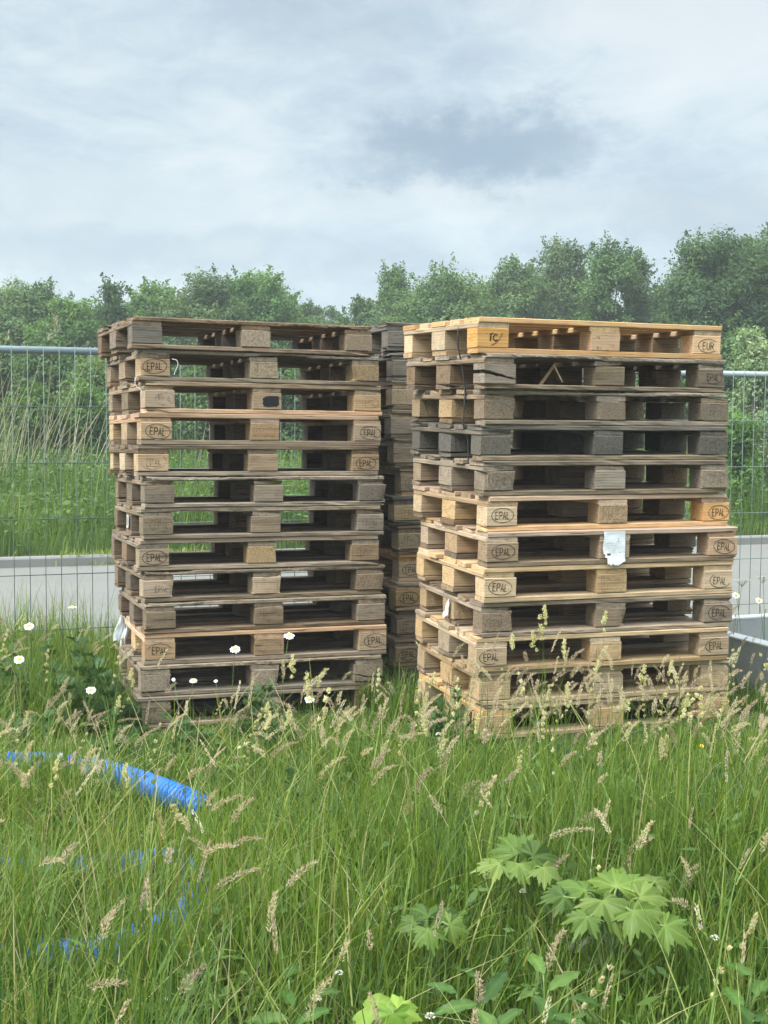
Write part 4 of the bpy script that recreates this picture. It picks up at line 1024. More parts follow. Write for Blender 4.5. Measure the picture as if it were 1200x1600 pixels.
def leaf_plant(name, cat, label, leaves, mat, seed, kind='lobed', lobes=5):
    """leaves: (px, py, radius in px, distance, heading in degrees, tilt towards the camera)"""
    r = np.random.default_rng(2000+seed); cs = [at(a, b, Y) for a, b, R, Y, hd, ti in leaves]
    cx = np.mean([c[0] for c in cs]); cy = np.mean([c[1] for c in cs]) + .08; g = float(gz(cx, cy))
    root = empty(name, (cx, cy, g)); tag(root, label, cat)
    for (a, b, R, Y, hd, ti), c in zip(leaves, cs):
        Rm = R*Y/F*(1.0 if kind == 'lobed' else .85)
        V_, f, vn = lobed_leaf(Rm, r, lobes) if kind == 'lobed' else long_leaf(Rm*2, Rm*.75, r)
        mb = MB(); mb.add(V_, f); me = mb.mesh('leaf', True)
        tv = np.clip(r.normal(.42, .22), .05, .85) + r.normal(0, .05, len(V_)) + vn; me.attributes['tone'].data.foreach_set('value', np.clip(tv, 0, 1).astype(np.float32))
        o = link('leaf', me, M[mat], root)
        ti = ti*.62 + r.normal(0, 12); h_ = math.radians(hd); d = Vector((math.cos(h_), math.sin(h_)*math.cos(math.radians(ti)), 0))
        nz = Vector((r.normal(0, .12), -math.sin(math.radians(ti)), math.cos(math.radians(ti)))).normalized()
        xd = (Vector((math.cos(h_), math.sin(h_), 0)) - nz*nz.dot(Vector((math.cos(h_), math.sin(h_), 0)))).normalized(); yd = nz.cross(xd)
        p = Vector(c) - Vector((cx, cy, g)) - xd*Rm*(.25 if kind == 'lobed' else .6)
        o.matrix_local = Matrix(((xd[0], yd[0], nz[0], p[0]), (xd[1], yd[1], nz[1], p[1]), (xd[2], yd[2], nz[2], p[2]), (0, 0, 0, 1)))
        mb = MB(); foot = np.array([r.normal(0, .02), r.normal(0, .02), 0]); pe = np.array(p)
        mid = foot*.4 + pe*.6 + np.array([0, 0, .25*abs(pe[2])]) if kind == 'lobed' else foot*.5+pe*.5
        mb.tube(catmull([foot, mid*np.array([.8, .8, 1]), pe - np.array(nz)*.001], 6), .0028 if kind == 'lobed' else .002, 6); link('leaf_stalk', mb.mesh('leaf_stalk', True), M['stem'], root)
HG = 'lobed_leaf_plant'
leaf_plant(HG, 'plant', 'large clump of pale green hand shaped leaves in the right foreground', [(962,1372,70,3.0,80,38),(900,1385,62,2.95,150,35),(1015,1400,62,2.9,10,40),(950,1418,66,2.8,-70,45),(1052,1452,56,2.75,-35,55),(912,1440,46,2.75,-120,55),(1000,1432,58,2.76,-60,50),(870,1400,45,2.9,190,40),(1030,1375,40,3.0,40,35)], 'hogweed', 1)
leaf_plant(HG, 'plant', 'hand shaped leaves rising behind the drooping pale seed head', [(800,1322,66,3.2,110,40),(845,1335,58,3.15,30,42),(770,1350,42,3.1,190,45),(860,1360,46,3.05,-30,45),(815,1358,50,3.1,-80,45)], 'hogweed', 2)
leaf_plant(HG, 'plant', 'small clump of hand shaped leaves low in the centre foreground', [(700,1430,48,2.85,30,40),(660,1425,50,2.85,130,38),(672,1462,44,2.75,-80,52),(712,1448,40,2.78,-20,48),(640,1445,36,2.8,200,45)], 'hogweed', 3)
leaf_plant(HG, 'plant', 'bright lime green lobed leaves at the bottom edge of the meadow', [(598,1562,58,2.42,60,48),(632,1580,46,2.38,-20,52),(575,1585,46,2.36,200,50),(612,1597,50,2.32,-90,55)], 'lime', 4, lobes=3)
leaf_plant('dock_plant', 'plant', 'broad leaved plant low in the grass under the large lobed leaves', [(842,1508,42,2.66,100,30),(815,1540,40,2.6,160,35),(872,1535,40,2.6,40,30),(850,1572,46,2.5,-60,40),(905,1560,36,2.55,10,35),(800,1585,40,2.46,210,35),(885,1590,36,2.46,-20,30)], 'dock', 5, 'long')
leaf_plant('dock_plant', 'plant', 'broad leaved plant at the bottom right corner of the meadow', [(1160,1515,44,2.65,110,30),(1150,1560,48,2.55,95,35),(1185,1545,40,2.6,60,30),(1170,1590,46,2.45,-60,40),(1195,1590,40,2.45,20,35)], 'dock', 6, 'long')
leaf_plant('lime_weed', 'plant', 'lime green weed on the bank across the road, level with the third fence wire', [(88,800,13,15.3,120,35),(106,795,14,15.3,60,40),(70,797,10,15.3,180,35),(125,800,11,15.3,20,40)], 'lime', 8, lobes=3)
leaf_plant('lime_weed', 'plant', 'small lime green weed sprouting beside the kerb', [(128,858,9,14.55,150,35),(142,862,9,14.5,30,40),(135,864,7,14.5,-80,50)], 'lime', 9, lobes=3)
leaf_plant('lime_weed', 'plant', 'lime green weed low on the bank at the far left', [(52,822,9,15.0,150,35),(60,816,9,15.0,60,35),(46,824,7,15.0,200,35)], 'lime', 10, lobes=3)

leaf_plant('dock_plant', 'plant', 'dense broad leaved plant low in the grass left of the lime leaves', [(452,1560,40,2.55,110,30),(480,1590,40,2.46,40,35),(430,1590,42,2.46,170,35),(455,1520,30,2.65,80,25),(500,1550,30,2.6,20,30)], 'dock', 11, 'long')
leaf_plant('dock_plant', 'plant', 'dark broad leaved plant between the lime leaves and the lobed clump', [(735,1520,40,2.65,120,30),(765,1550,44,2.55,60,35),(725,1570,40,2.5,190,35),(760,1592,44,2.45,-60,40),(700,1545,30,2.6,150,30)], 'dock', 12, 'long')

# daisies, clovers, small flowers
def petal_ring(R, r, droop=.15, n=19):
    mb = MB()
    for k in range(n):
        a = 2*math.pi*k/n + r.normal(0, .06); ca, sa = math.cos(a), math.sin(a); w = R*.17; V_ = []
        rr = R*r.uniform(.9, 1.05); dz = droop + r.normal(0, .08)
        for t, wf in ((.22, .55), (.5, 1.0), (.82, 1.0), (1.0, .45)):
            for s_ in (-1, 1): V_.append((ca*rr*t - sa*s_*w*wf, sa*rr*t + ca*s_*w*wf, -dz*rr*t*t + .0004*(k % 2)))
        mb.add(V_, [(0,1,3,2),(2,3,5,4),(4,5,7,6)])
    return mb.mesh('petal_ring')
def dome(R, h, n=12, rings=4):
    V_ = [(0, 0, h)]; f = []
    for j in range(1, rings+1):
        a = j/rings*math.pi/2
        for k in range(n): V_.append((R*math.sin(a)*math.cos(2*math.pi*k/n), R*math.sin(a)*math.sin(2*math.pi*k/n), h*math.cos(a)))
    f += [(0, 1+k, 1+(k+1) % n) for k in range(n)]
    for j in range(rings-1): f += [(1+j*n+k, 1+(j+1)*n+k, 1+(j+1)*n+(k+1) % n, 1+j*n+(k+1) % n) for k in range(n)]
    mb = MB(); mb.add(V_, f); return mb
def flower(px, py, Y, kind, label, tilt=(0, -.5), R=.02, seed=0, name='daisy', group=None):
    R = R*.86
    r = np.random.default_rng(3000+seed); top = at(px, py, Y); foot = np.array([top[0]+r.normal(0, .03), top[1]+r.normal(0, .04), 0]); foot[2] = float(gz(foot[0], foot[1]))
    root = empty(name, foot); tag(root, label, 'flower', group)
    rel = top - foot; mb = MB(); mb.tube(catmull([(0,0,0), rel*np.array([.25,.25,.5]), rel*np.array([.8,.8,.9]), rel], 6), .0013, 5)
    for k in range(5):
        t = r.uniform(.05, .6); a = r.uniform(0, 6.28); p = rel*t*np.array([t, t, 1]); l = r.uniform(.02, .05)
        mb.add([p, p+np.array([math.cos(a)*l*.5-math.sin(a)*.003, math.sin(a)*l*.5+math.cos(a)*.003, l*.4]), p+np.array([math.cos(a)*l, math.sin(a)*l, l*.5]), p+np.array([math.cos(a)*l*.5+math.sin(a)*.003, math.sin(a)*l*.5-math.cos(a)*.003, l*.4])], [(0,1,2,3)])
    link('stem', mb.mesh('stem'), M['stem'], root)
    rot = (tilt[1], tilt[0], 0)
    if kind == 'daisy':
        o = link('petal_ring', petal_ring(R, r), M['white_petal'], root); o.location = rel; o.rotation_euler = rot
        o = link('flower_centre', dome(R*.40, R*.24).mesh('flower_centre', True), M['yellow'], root); o.location = rel; o.rotation_euler = rot
    elif kind == 'clover':
        mb = MB()
        for k in range(60):
            d = r.normal(size=3); d /= np.linalg.norm(d); d[2] = abs(d[2])*.9-.25; p = d*R*.6; s_ = np.cross(d, r.normal(size=3)); s_ /= np.linalg.norm(s_); e2 = d*R*.45
            mb.add([p-s_*R*.12, p+s_*R*.12, p+e2+s_*R*.16, p+e2-s_*R*.16], [(0,1,2,3)])
        o = link('flower_head', mb.mesh('flower_head'), M['umbel'], root); o.location = rel
    elif kind == 'yellow':
        o = link('flower_head', petal_ring(R, r, -.3, 12), M['yellow'], root); o.location = rel; o.rotation_euler = rot
    elif kind == 'umbel':
        mb = MB(); ms = MB()
        for k in range(16):
            a = r.uniform(0, 6.28); q_ = R*math.sqrt(r.random()); c = np.array([q_*math.cos(a), q_*math.sin(a), .012-.2*q_*q_/R + r.normal(0, .002)])
            ms.tube([(0, 0, -R*.7), c], .0006, 4)
            for m in range(7):
                p = c + r.normal(0, R*.09, 3)*np.array([1, 1, .35]); s_ = R*.07
                mb.add([p+np.array([-s_, 0, 0]), p+np.array([0, -s_, .001]), p+np.array([s_, 0, 0]), p+np.array([0, s_, .001])], [(0,1,2,3)])
        o = link('flower_head', mb.mesh('flower_head'), M['umbel'], root); o.location = rel
        o = link('flower_spokes', ms.mesh('flower_spokes'), M['stem'], root); o.location = rel
FL = [(45,978,6.0,'daisy','white ox-eye daisy standing before the pale road, leftmost of the big ones',(0,.6),.028),
      (113,948,6.4,'daisy','ox-eye daisy seen edge on against the road',(0,.05),.026),
      (30,1030,5.6,'daisy','white ox-eye daisy at the left edge above the blue pipe',(.2,.7),.027),
      (142,1078,5.3,'daisy','white ox-eye daisy left of the lowest weathered pallets',(.1,.65),.024),
      (367,1014,5.3,'daisy','white ox-eye daisy in front of the middle of the weathered stack',(0,.5),.026),
      (452,993,5.3,'daisy','topmost white ox-eye daisy above the cream seed heads',(0,.4),.027),
      (484,1092,5.2,'daisy','white ox-eye daisy right of the cream seed heads',(.2,.5),.024),
      (302,1063,5.5,'daisy','half closed white daisy before the second lowest weathered pallet',(0,.35),.020),
      (271,1062,5.5,'daisy','small white daisy bud near the corner of the weathered stack',(0,1.1),.010),
      (337,1064,5.5,'daisy','small nodding white daisy between two larger ones',(0,.6),.010),
      (1160,908,7.0,'umbel','white flower head against the road by the concrete box',(0,0),.05),
      (1192,904,7.1,'umbel','white flower head at the right edge of the road',(0,0),.045),
      (1150,930,6.9,'daisy','white daisy close to the edge of the right pallet stack',(.1,.9),.024),
      (1186,938,7.0,'daisy','white daisy just above the concrete box rim',(.2,.8),.024),
      (1116,1465,2.9,'clover','white clover head in the right foreground',(0,0),.012),
      (817,1392,3.1,'clover','white clover head between the lobed leaves',(0,0),.010),
      (530,1520,2.7,'clover','white clover head left of the lime green leaves',(0,0),.010),
      (495,1560,2.55,'clover','white clover head low in the centre grass',(0,0),.011),
      (672,1587,2.45,'clover','white clover head at the bottom edge right of the lime leaves',(0,0),.011),
      (685,1147,4.9,'clover','white flower spike at the foot of the right stack',(0,0),.012),
      (1078,1117,4.8,'yellow','upper yellow flower at the corner of the right stack',(0,.8),.011),
      (1096,1166,4.6,'yellow','lower yellow flower before the right stack',(0,.8),.010),
      (262,1560,2.6,'clover','white clover head in the lower left grass',(0,0),.008)]
for i, (a, b, Y, kd, lb, ti, R) in enumerate(FL):
    flower(a, b, Y, kd, lb, ti, R, i, {'daisy':'daisy','clover':'clover','yellow':'yellow_flower','umbel':'yarrow'}[kd])

# dry reeds behind the road on the left
M['reed'] = leaf_mat('dry reed', [(0, (.20,.19,.13)), (.5, (.36,.35,.25)), (1, (.52,.50,.38))], .2, .7)
def reed_clump(px, Y, n, Hm, lean_m, label, seed, heads=True):
    r = np.random.default_rng(4000+seed); b = at_z(px, 700, .5); x0 = (px-600)/F*Y; z0 = float(gz(x0, Y))
    root = empty('reed_clump', (x0, Y, z0)); tag(root, label, 'reeds')
    P_ = np.stack([r.normal(0, .28, n), r.normal(0, .25, n), np.zeros(n)], -1); h = Hm*r.uniform(.45, 1.0, n); az = r.normal(0.0, .7, n)
    ln, cv = np.abs(r.normal(lean_m, .22, n)), np.abs(r.normal(.15, .2, n)); tn = np.clip(r.normal(.6, .22, n), 0, 1)
    A = blades(P_, h, np.full(n, .013), az, ln, cv, tn, 6); B = blades(P_, h, np.full(n, .011), az, ln, cv, tn, 6, twist=np.full(n, 1.57))
    v, q, t = stack_mesh([A[:3], B[:3]]); link('stalk_tuft', np_mesh('stalk_tuft', v, q, tone=t), M['reed'], root)
    for i in np.argsort(-h)[:max(2, n//4)]:
        tip = A[3][i, -1]; d = tip - A[3][i, -2]; d /= np.linalg.norm(d); m = 50; tt = r.random(m); w_ = r.normal(size=(m, 3))
        v, q = quads_along(tip + d*(tt[:, None]-.4)*.16 + w_*.012*np.sin(np.pi*tt)[:, None], d + w_*.35 - np.array([0, 0, .3]), r.uniform(.02, .05, m), r.uniform(.006, .012, m))
        link('plume', np_mesh('plume', v, q, tone=np.clip(r.normal(.35, .15, m), 0, 1).repeat(4)), M['reed'], root)
reed_clump(-20, 17.5, 34, 2.35, .34, 'dry reed clump leaning right at the far left behind the fence', 0)
reed_clump(45, 17.8, 30, 2.4, .30, 'dense pale reed clump behind the fence with drooping plumes', 1)
reed_clump(100, 18.0, 13, 2.2, .28, 'thin reed clump close to the weathered stack behind the fence', 2)
reed_clump(150, 18.2, 8, 1.9, .28, 'sparse reeds seen next to the edge of the weathered stack', 3)
reed_clump(320, 18.0, 14, 1.3, .4, 'reeds seen through the openings of the weathered stack', 4)

# ------------------------------------------------------------------ trees and shrubs
def bark():
    t = NT('bark'); tc = t.n('ShaderNodeTexCoord'); n = t.noise(t.mapping(tc.outputs['Object'], (14, 14, 3)), 1.0, 5, .6)
    return t.out(t.principled(t.ramp(n, [(.3, (.05,.042,.034)), (.7, (.14,.12,.10))]), .9, n, .01, .7, .1))
M['bark'] = bark()
M['tree_dark'] = leaf_mat('dark tree leaves', [(0, (.034,.074,.022)), (.5, (.064,.125,.034)), (1, (.11,.185,.052))], .35, .5)
M['tree_mid'] = leaf_mat('mid tree leaves', [(0, (.042,.085,.024)), (.5, (.078,.140,.036)), (1, (.13,.20,.055))], .38, .5)
M['tree_light'] = leaf_mat('light tree leaves', [(0, (.045,.10,.02)), (.5, (.085,.17,.034)), (1, (.14,.24,.05))], .4, .5)
M['tree_grey'] = leaf_mat('greyish tree leaves', [(0, (.045,.083,.028)), (.5, (.082,.138,.042)), (1, (.135,.20,.065))], .35, .55)
M['willow'] = leaf_mat('willow leaves', [(0, (.09,.145,.07)), (.5, (.17,.24,.12)), (1, (.30,.37,.21))], .35, .5)

def tree(name, cat, label, px, py_top, width_px, Y, mat, seed, base=None, shape='round', leaf=.085, dens=1.0, trunk_show=.2, group=None, parts=True):
    r = np.random.default_rng(5000+seed)
    x0 = (px-600)/F*Y; z0 = float(gz(x0, Y)) if base is None else base
    H = float(at(px, py_top, Y)[2]) - z0; R = width_px/F*Y/2
    root = empty(name, (x0, Y, z0)); tag(root, label, cat, group)
    lo = trunk_show*H
    prof = {'round': lambda u: math.sin(math.pi*min(1, u*.80+.16))**.6, 'slender': lambda u: math.sin(math.pi*min(1, .22+u*.74))**.9*(1.05-.55*u),
            'bush': lambda u: math.sqrt(max(0, 1-(u*.97)**2.4)), 'wide': lambda u: math.sin(math.pi*min(1, u*.72+.22))**.5}[shape]
    nb = int({'round': 36, 'slender': 30, 'bush': 26, 'wide': 46}[shape])
    blobs = []
    for k in range(nb):
        u = (k+.5)/nb; u = u**.9; a = k*2.399 + r.uniform(-.5, .5); q_ = r.uniform(.2, .8)*prof(u)*R
        br = R*r.uniform(.30, .58)*(1.05-.40*u) if shape != 'slender' else R*r.uniform(.40, .72)*(1.05-.5*u)
        zc = lo + (H-lo)*u - br*.6*(u > .8)
        blobs.append((np.array([q_*math.cos(a), q_*math.sin(a), min(zc, H-br*.8)]), br, r.uniform(-.3, .3)))
    # trunk with limbs running into the clumps
    mb = MB(); bx, by = r.normal(0, .02*H, 2); tr = [np.array([bx*math.sin(t*2.2), by*math.sin(t*2.7), H*.92*t]) for t in np.linspace(0, 1, 10)]
    mb.tube(tr, np.linspace(.022*H if shape != 'bush' else .012*H, .004*H, 10), 8)
    for c, br, tn in blobs[::2]:
        s_ = max(.08, c[2]/H*.72-.10); p0 = np.array([bx*math.sin(s_*2.2), by*math.sin(s_*2.7), H*.92*s_])
        mb.tube(catmull([p0, p0*.5+c*.5+np.array([0, 0, -.06*H]), c], 5), np.linspace(.008*H*(1-s_*.6), .002*H, 11), 5)
    # leaves
    V_, Q_, T_ = [], [], []; o = 0
    def put(p, nrm, tn):
        nonlocal o
        m = len(p); d = np.cross(nrm, r.normal(size=(m, 3)))
        l = leaf*r.uniform(.7, 1.3, m)*(Y/36)**.5
        v, q = quads_along(p, d, l*1.25, l*.8, nrm)
        V_.append(v); Q_.append(q+o); T_.append(np.clip(tn + r.normal(0, .07, m), 0, 1).repeat(4)); o += len(v)
    area = leaf*leaf*(Y/36)
    for c, br, tn in blobs:
        m = int(dens*4*math.pi*br*br/area*1.25)
        d = r.normal(size=(m, 3)); d /= np.linalg.norm(d, axis=1)[:, None]; q_ = r.random(m)**.45
        lump = 1 + .22*np.sin(d[:, 0]*5+seed)*np.sin(d[:, 1]*5+tn*30) + .15*np.sin(d[:, 2]*9+c[0]*7)
        p = c + d*(br*q_*lump)[:, None]*np.array([1, 1, .82])
        k = (p[:, 2] > .02*H); put(p[k], (d*.9 + np.array([0, 0, .5]) + r.normal(0, .38, (m, 3)))[k], .5 + tn + .12*np.sin(d[k, 0]*6 + d[k, 2]*5 + seed))
    # twigs breaking the outline
    for k in range(150):
        c, br, tn = blobs[int(r.integers(0, nb))]; d = r.normal(size=3); d[2] = abs(d[2])*.9+.25; d /= np.linalg.norm(d)
        l = r.uniform(.15, .40)*br+(.035 if shape != 'slender' else .06)*H*r.random()**2; p0 = c + d*br*.72; m = int(30*dens*(.085/leaf)); t_ = r.random(m)**1.25
        p = p0 + d*(t_*l*1.3)[:, None] + np.array([0, 0, 1])*(t_**2*l*.3)[:, None] + r.normal(0, leaf*1.1, (m, 3))*(1.15-t_)[:, None]
        put(p, r.normal(size=(m, 3)) + np.array([0, 0, .4]), .55 + tn)
    v, q, t = np.concatenate(V_), np.concatenate(Q_), np.concatenate(T_)
    if parts:
        link('trunk' if shape != 'bush' else 'stems', mb.mesh('trunk', True), M['bark'], root)
    link('crown', np_mesh('crown', v, q, tone=t), M[mat], root)
    return root
TR = [  # label, px, top py, width px, distance, material, shape
 ('round dense tree at the far left of the tree line', 45, 436, 170, 38, 'tree_mid', 'round'),
 ('tree cut by the left edge of the photo behind the fence', -70, 455, 150, 37, 'tree_mid', 'round'),
 ('bushy fresh green tree between the round tree and the slim tree', 110, 464, 110, 34, 'tree_light', 'round'),
 ('slim dark tree just left of the weathered stack top', 176, 444, 80, 36, 'tree_dark', 'slender'),
 ('light green tree rising over the left corner of the weathered stack', 245, 440, 130, 40, 'tree_light', 'round'),
 ('darker open crowned tree above the weathered stack', 322, 424, 125, 37, 'tree_mid', 'round'),
 ('bright green tree with knobbly top above the weathered stack', 402, 420, 135, 39, 'tree_light', 'round'),
 ('low tree sloping down at the right end of the weathered stack top', 462, 468, 80, 41, 'tree_mid', 'round'),
 ('small far tree seen in the dip of the tree line', 496, 480, 60, 52, 'tree_mid', 'round'),
 ('pale small far tree right of the dip in the tree line', 525, 486, 60, 54, 'tree_light', 'round'),
 ('low tree rising from the dip towards the right', 566, 466, 90, 42, 'tree_mid', 'round'),
 ('slim pale tree with a thin feathery top', 612, 416, 80, 40, 'tree_mid', 'slender'),
 ('broad tree left above the new pallet stack', 694, 418, 150, 38, 'tree_mid', 'round'),
 ('leaning greyish tree above the middle of the new pallet stack', 800, 404, 130, 40, 'tree_grey', 'round'),
 ('tallest greyish tree in the middle of the right tree group', 876, 372, 110, 41, 'tree_grey', 'round'),
 ('dark tree with a pointed top right of the greyish tree', 944, 378, 100, 37, 'tree_dark', 'round'),
 ('thin tree with upright twigs beside the dark pointed tree', 988, 398, 80, 38, 'tree_mid', 'slender'),
 ('low dark tree filling the notch before the big right tree', 1040, 444, 110, 39, 'tree_dark', 'round'),
 ('big dark round tree at the right of the tree line', 1112, 360, 160, 34, 'tree_dark', 'wide'),
 ('tall tree cut by the right edge of the photo', 1200, 350, 170, 35, 'tree_dark', 'wide'),
 ('tree beyond the right edge with leaves reaching into view', 1310, 372, 170, 36, 'tree_mid', 'wide'),
 ('low tree filling between the round tree and the slim tree', 145, 478, 110, 44, 'tree_mid', 'round'),
 ('low tree filling between the two leftmost light green trees', 205, 472, 110, 45, 'tree_mid', 'round'),
 ('low tree filling behind the open crowned tree', 285, 462, 110, 45, 'tree_mid', 'round'),
 ('low tree filling left of the knobbly bright tree', 360, 452, 100, 46, 'tree_mid', 'round'),
 ('low tree behind the slim feathery tree', 645, 455, 120, 46, 'tree_mid', 'round'),
 ('low tree between the broad tree and the leaning greyish tree', 750, 442, 120, 46, 'tree_mid', 'round'),
 ('low tree behind the two greyish trees', 838, 425, 120, 46, 'tree_mid', 'round'),
 ('low tree behind the dark pointed tree', 912, 425, 120, 46, 'tree_mid', 'round'),
]
for i, (lb, px, py, w, Y, m, sh) in enumerate(TR):
    tree('tree', 'tree', lb, px, py, w*1.38, Y, m, i, shape=sh, group='trees of the far tree line', trunk_show=.06, leaf=.066)
SH = [
 ('dark shrub behind the reeds at the far left', -20, 520, 190, 27, 'tree_dark'), ('dark shrub behind the drooping reed plumes', 75, 540, 170, 26, 'tree_dark'), ('green shrub between reeds and weathered stack', 150, 560, 150, 25, 'tree_mid'),
 ('low bright shrub in front of the dark hedge at the left', 60, 608, 120, 22, 'tree_light'), ('low bright shrub close to the weathered stack', 135, 606, 110, 22.5, 'tree_light'),
 ('shrub seen through the upper left openings of the weathered stack', 250, 540, 170, 27, 'tree_dark'), ('bright shrub seen through the middle openings of the weathered stack', 330, 580, 150, 25, 'tree_mid'), ('shrub seen through the right openings of the weathered stack', 440, 560, 170, 26, 'tree_mid'),
 ('shrub filling the gap under the dip of the tree line', 540, 515, 180, 30, 'tree_mid'), ('shrub behind the left end of the new pallet stack', 660, 505, 190, 29, 'tree_dark'), ('shrub behind the new pallet stack below the greyish trees', 790, 500, 190, 28, 'tree_dark'),
 ('shrub behind the new pallet stack below the pointed tree', 920, 500, 190, 28, 'tree_mid'), ('dark shrub at the right end of the new pallet stack', 1050, 510, 180, 27, 'tree_dark'), ('dark hedge shrub behind the pale willow', 1160, 520, 200, 26, 'tree_dark'), ('dark shrub beyond the right edge of the fence', 1290, 520, 200, 26, 'tree_dark'),
]
for i, (lb, px, py, w, Y, m) in enumerate(SH):
    tree('shrub', 'shrub', lb, px, py, w, Y, m, 100+i, shape='bush', leaf=.075, dens=.9, trunk_show=.02, group='shrubs below the tree line')
tree('willow_shrub', 'shrub', 'pale silvery green willow shrub right of the new pallet stack', 1172, 520, 105, 20, 'willow', 150, shape='bush', leaf=.06, dens=.7, trunk_show=.02)
tree('willow_shrub', 'shrub', 'pale willow shrub at the right edge above the fence rail', 1238, 492, 120, 20.5, 'willow', 151, shape='bush', leaf=.06, dens=.7, trunk_show=.02)
tree('willow_shrub', 'shrub', 'low willow shrub below the rail right of the new pallet stack', 1150, 650, 90, 18.5, 'tree_light', 152, shape='bush', leaf=.06, dens=.8, trunk_show=.02)

# ------------------------------------------------------------------ sky, sun, camera
SUN_AZ = math.atan2(-.84, -.55)            # where the light comes from, measured from +y towards +x
SUN_EL = math.radians(46)
W = bpy.data.worlds.new('World'); S.world = W; W.use_nodes = True
t = W.node_tree; t.nodes.clear()
class WT(NT):
    def __init__(s, tree): s.t = tree
w = WT(t)
tc = w.n('ShaderNodeTexCoord'); sep = w.n('ShaderNodeSeparateXYZ'); w.l(tc.outputs['Generated'], sep.inputs[0])
X_, Y_, Z_ = sep.outputs
zc = w.math('MAXIMUM', Z_, 0.0); den = w.math('ADD', zc, .16)
cv = w.n('ShaderNodeCombineXYZ'); w.l(w.math('DIVIDE', X_, den), cv.inputs[0]); w.l(w.math('DIVIDE', Y_, den), cv.inputs[1]); cv.inputs[2].default_value = 3.3
cloud = cv.outputs[0]
gen = tc.outputs['Generated']
n1 = w.noise(w.mapping(cloud, (.75, .95, 1)), 1.15, 6, .55, .35)
n2 = w.noise(w.mapping(gen, (5.5, 5.5, 13)), 1.0, 8, .58, .6)
n3 = w.noise(w.mapping(gen, (2.2, 2.2, 8)), 1.0, 3, .5, .3)
n4 = w.noise(w.mapping(gen, (16, 16, 34)), 1.0, 6, .62, .8)
f = w.math('ADD', w.math('ADD', w.math('MULTIPLY', n1, .20), w.math('MULTIPLY', n2, .42)), w.math('ADD', w.math('MULTIPLY', n3, .16), w.math('MULTIPLY', n4, .22)))
col = w.ramp(f, [(.37, (.42,.53,.63)), (.44, (.50,.612,.695)), (.485, (.575,.68,.748)), (.52, (.64,.738,.793)), (.56, (.71,.785,.828)), (.63, (.80,.85,.88))])
# named clouds: one dark bank, a few bright openings and a small white heap near the tree tops
yy = w.math('MAXIMUM', Y_, .02); az = w.math('DIVIDE', X_, yy); el = w.math('DIVIDE', Z_, yy)
jx = w.math('MULTIPLY', w.math('SUBTRACT', w.noise(w.mapping(gen, (14, 14, 20)), 1.0, 8, .62), .5), .16)
jz = w.math('MULTIPLY', w.math('SUBTRACT', w.noise(w.mapping(gen, (17, 17, 26)), 1.0, 8, .64), .5), .095)
def spot(a, e_, sa, se, jit=1.0):
    dx = w.math('DIVIDE', w.math('SUBTRACT', w.math('ADD', az, w.math('MULTIPLY', jx, jit)), a), sa); dz = w.math('DIVIDE', w.math('SUBTRACT', w.math('ADD', el, w.math('MULTIPLY', jz, jit)), e_), se)
    q_ = w.math('ADD', w.math('MULTIPLY', dx, dx), w.math('MULTIPLY', dz, dz))
    return w.math('EXPONENT', w.math('MULTIPLY', w.math('POWER', q_, 2.0), -1.0))
def blend(fac, k, c):
    global col
    col = w.mix(w.math('MULTIPLY', fac, k), col, c)
blend(spot(-.22, .155, .12, .045), .5, (.62,.705,.745))
blend(spot(.24, .315, .15, .05), .75, (.76,.80,.83))
blend(spot(.10, .165, .22, .014), .45, (.66,.72,.75))
blend(spot(-.20, .125, .16, .022), .5, (.41,.52,.61))
blend(spot(.26, .16, .07, .03), .5, (.43,.51,.58))
blend(spot(-.05, .30, .08, .03), .45, (.44,.53,.60))
blend(spot(.040, .203, .072, .031), .86, (.285,.395,.50))
blend(spot(.112, .208, .068, .028), .82, (.30,.41,.515))
blend(spot(-.118, .128, .026, .009, .35), .55, (.68,.74,.765))
blend(spot(-.24, .150, .03, .005, .3), .5, (.68,.74,.77))
# low sky a little bluer, overhead the overcast is far brighter
blend(w.ramp(Z_, [(.03, (1,1,1)), (.15, (0,0,0))]), .35, (.44,.56,.655))
over = w.ramp(Z_, [(.33, (.50,.50,.50)), (.60, (1.5,1.5,1.5)), (1, (2.0,2.0,2.0))])
col = w.mix(1.0, col, over, 'MULTIPLY')
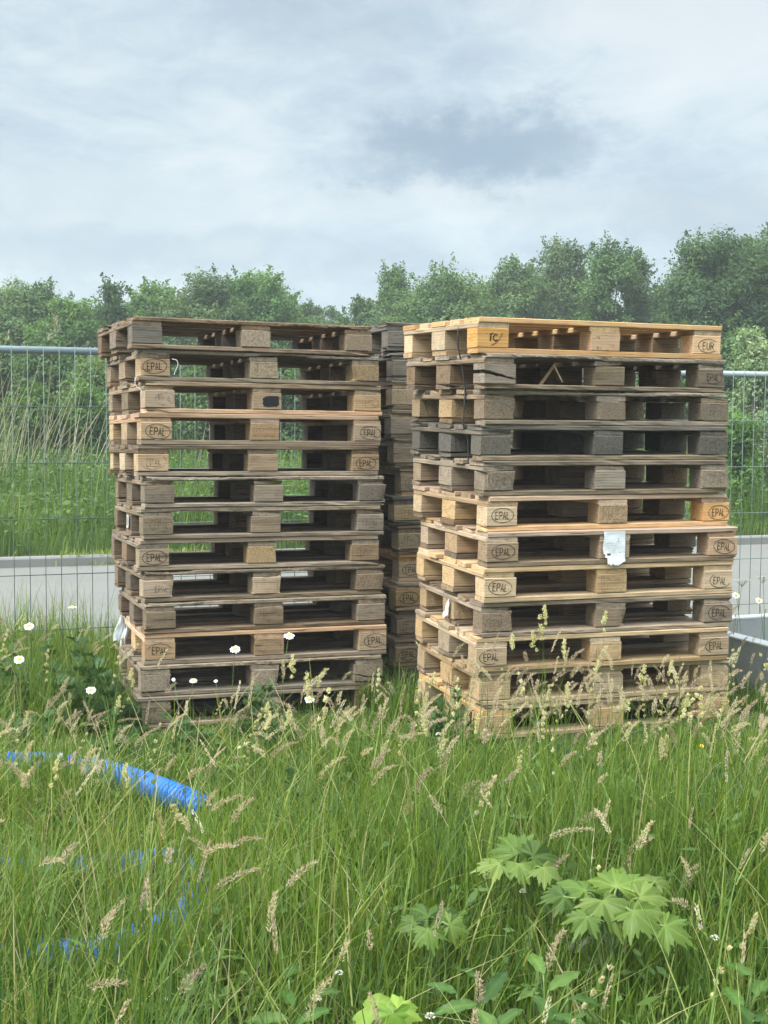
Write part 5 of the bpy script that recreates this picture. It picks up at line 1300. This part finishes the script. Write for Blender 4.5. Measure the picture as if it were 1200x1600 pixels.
# the cloud cover glows around the hidden sun
sd = w.n('ShaderNodeVectorMath', operation='DOT_PRODUCT'); w.l(gen, sd.inputs[0]); sd.inputs[1].default_value = (math.sin(SUN_AZ)*math.cos(SUN_EL), math.cos(SUN_AZ)*math.cos(SUN_EL), math.sin(SUN_EL))
col = w.mix(1.0, col, w.ramp(sd.outputs['Value'], [(.25, (1,1,1)), (1, (2.4,2.3,2.15))]), 'MULTIPLY')
sky = w.n('ShaderNodeTexSky', sky_type='NISHITA'); sky.sun_disc = False; sky.sun_elevation = SUN_EL; sky.sun_rotation = SUN_AZ
b1 = w.n('ShaderNodeBackground'); w.l(sky.outputs[0], b1.inputs[0]); b1.inputs[1].default_value = .05
b2 = w.n('ShaderNodeBackground'); w.l(col, b2.inputs[0]); b2.inputs[1].default_value = 1.0
mx = w.n('ShaderNodeMixShader'); mx.inputs[0].default_value = .86
w.l(b1.outputs[0], mx.inputs[1]); w.l(b2.outputs[0], mx.inputs[2])
o = w.n('ShaderNodeOutputWorld'); w.l(mx.outputs[0], o.inputs[0])
L = bpy.data.lights.new('sun', 'SUN'); L.energy = 1.8; L.angle = math.radians(22); L.color = (1, .955, .88)
lo = bpy.data.objects.new('sun', L); COL.objects.link(lo)
ts = Vector((math.sin(SUN_AZ)*math.cos(SUN_EL), math.cos(SUN_AZ)*math.cos(SUN_EL), math.sin(SUN_EL)))
lo.rotation_euler = ts.to_track_quat('Z', 'Y').to_euler(); lo.location = (-6, -3, 9)

cam = bpy.data.cameras.new('camera'); co = bpy.data.objects.new('camera', cam); COL.objects.link(co); S.camera = co
cam.sensor_fit = 'HORIZONTAL'; cam.sensor_width = 36; cam.lens = 36 * F / 1200; cam.clip_end = 2000; cam.clip_start = .05
co.matrix_world = Matrix(((RT[0], UP[0], -FWD[0], 0), (RT[1], UP[1], -FWD[1], 0), (RT[2], UP[2], -FWD[2], CAM_Z), (0, 0, 0, 1)))
S.view_settings.view_transform = 'Standard'; S.view_settings.look = 'None'; S.view_settings.gamma = 1; S.view_settings.exposure = 1.2
S.cycles.use_denoising = True; S.cycles.max_bounces = 8; S.cycles.transparent_max_bounces = 12; S.cycles.diffuse_bounces = 4

# thin haze added mostly to imitate lens veil, paling the far trees: one closed box of air round the whole place
def veil_haze():
    t = NT('haze air'); v = t.n('ShaderNodeVolumePrincipled'); v.inputs['Color'].default_value = (.86, .92, .96, 1); v.inputs['Density'].default_value = VEIL_HAZE; v.inputs['Anisotropy'].default_value = 0.0
    o = t.n('ShaderNodeOutputMaterial'); t.l(v.outputs[0], o.inputs['Volume']); return t.m
VEIL_HAZE = .0018
mb = MB(); mb.box((-480, -480, -2), (480, 480, 12)); tag(link('veil_haze', mb.mesh('veil_haze'), veil_haze()), kind='stuff')
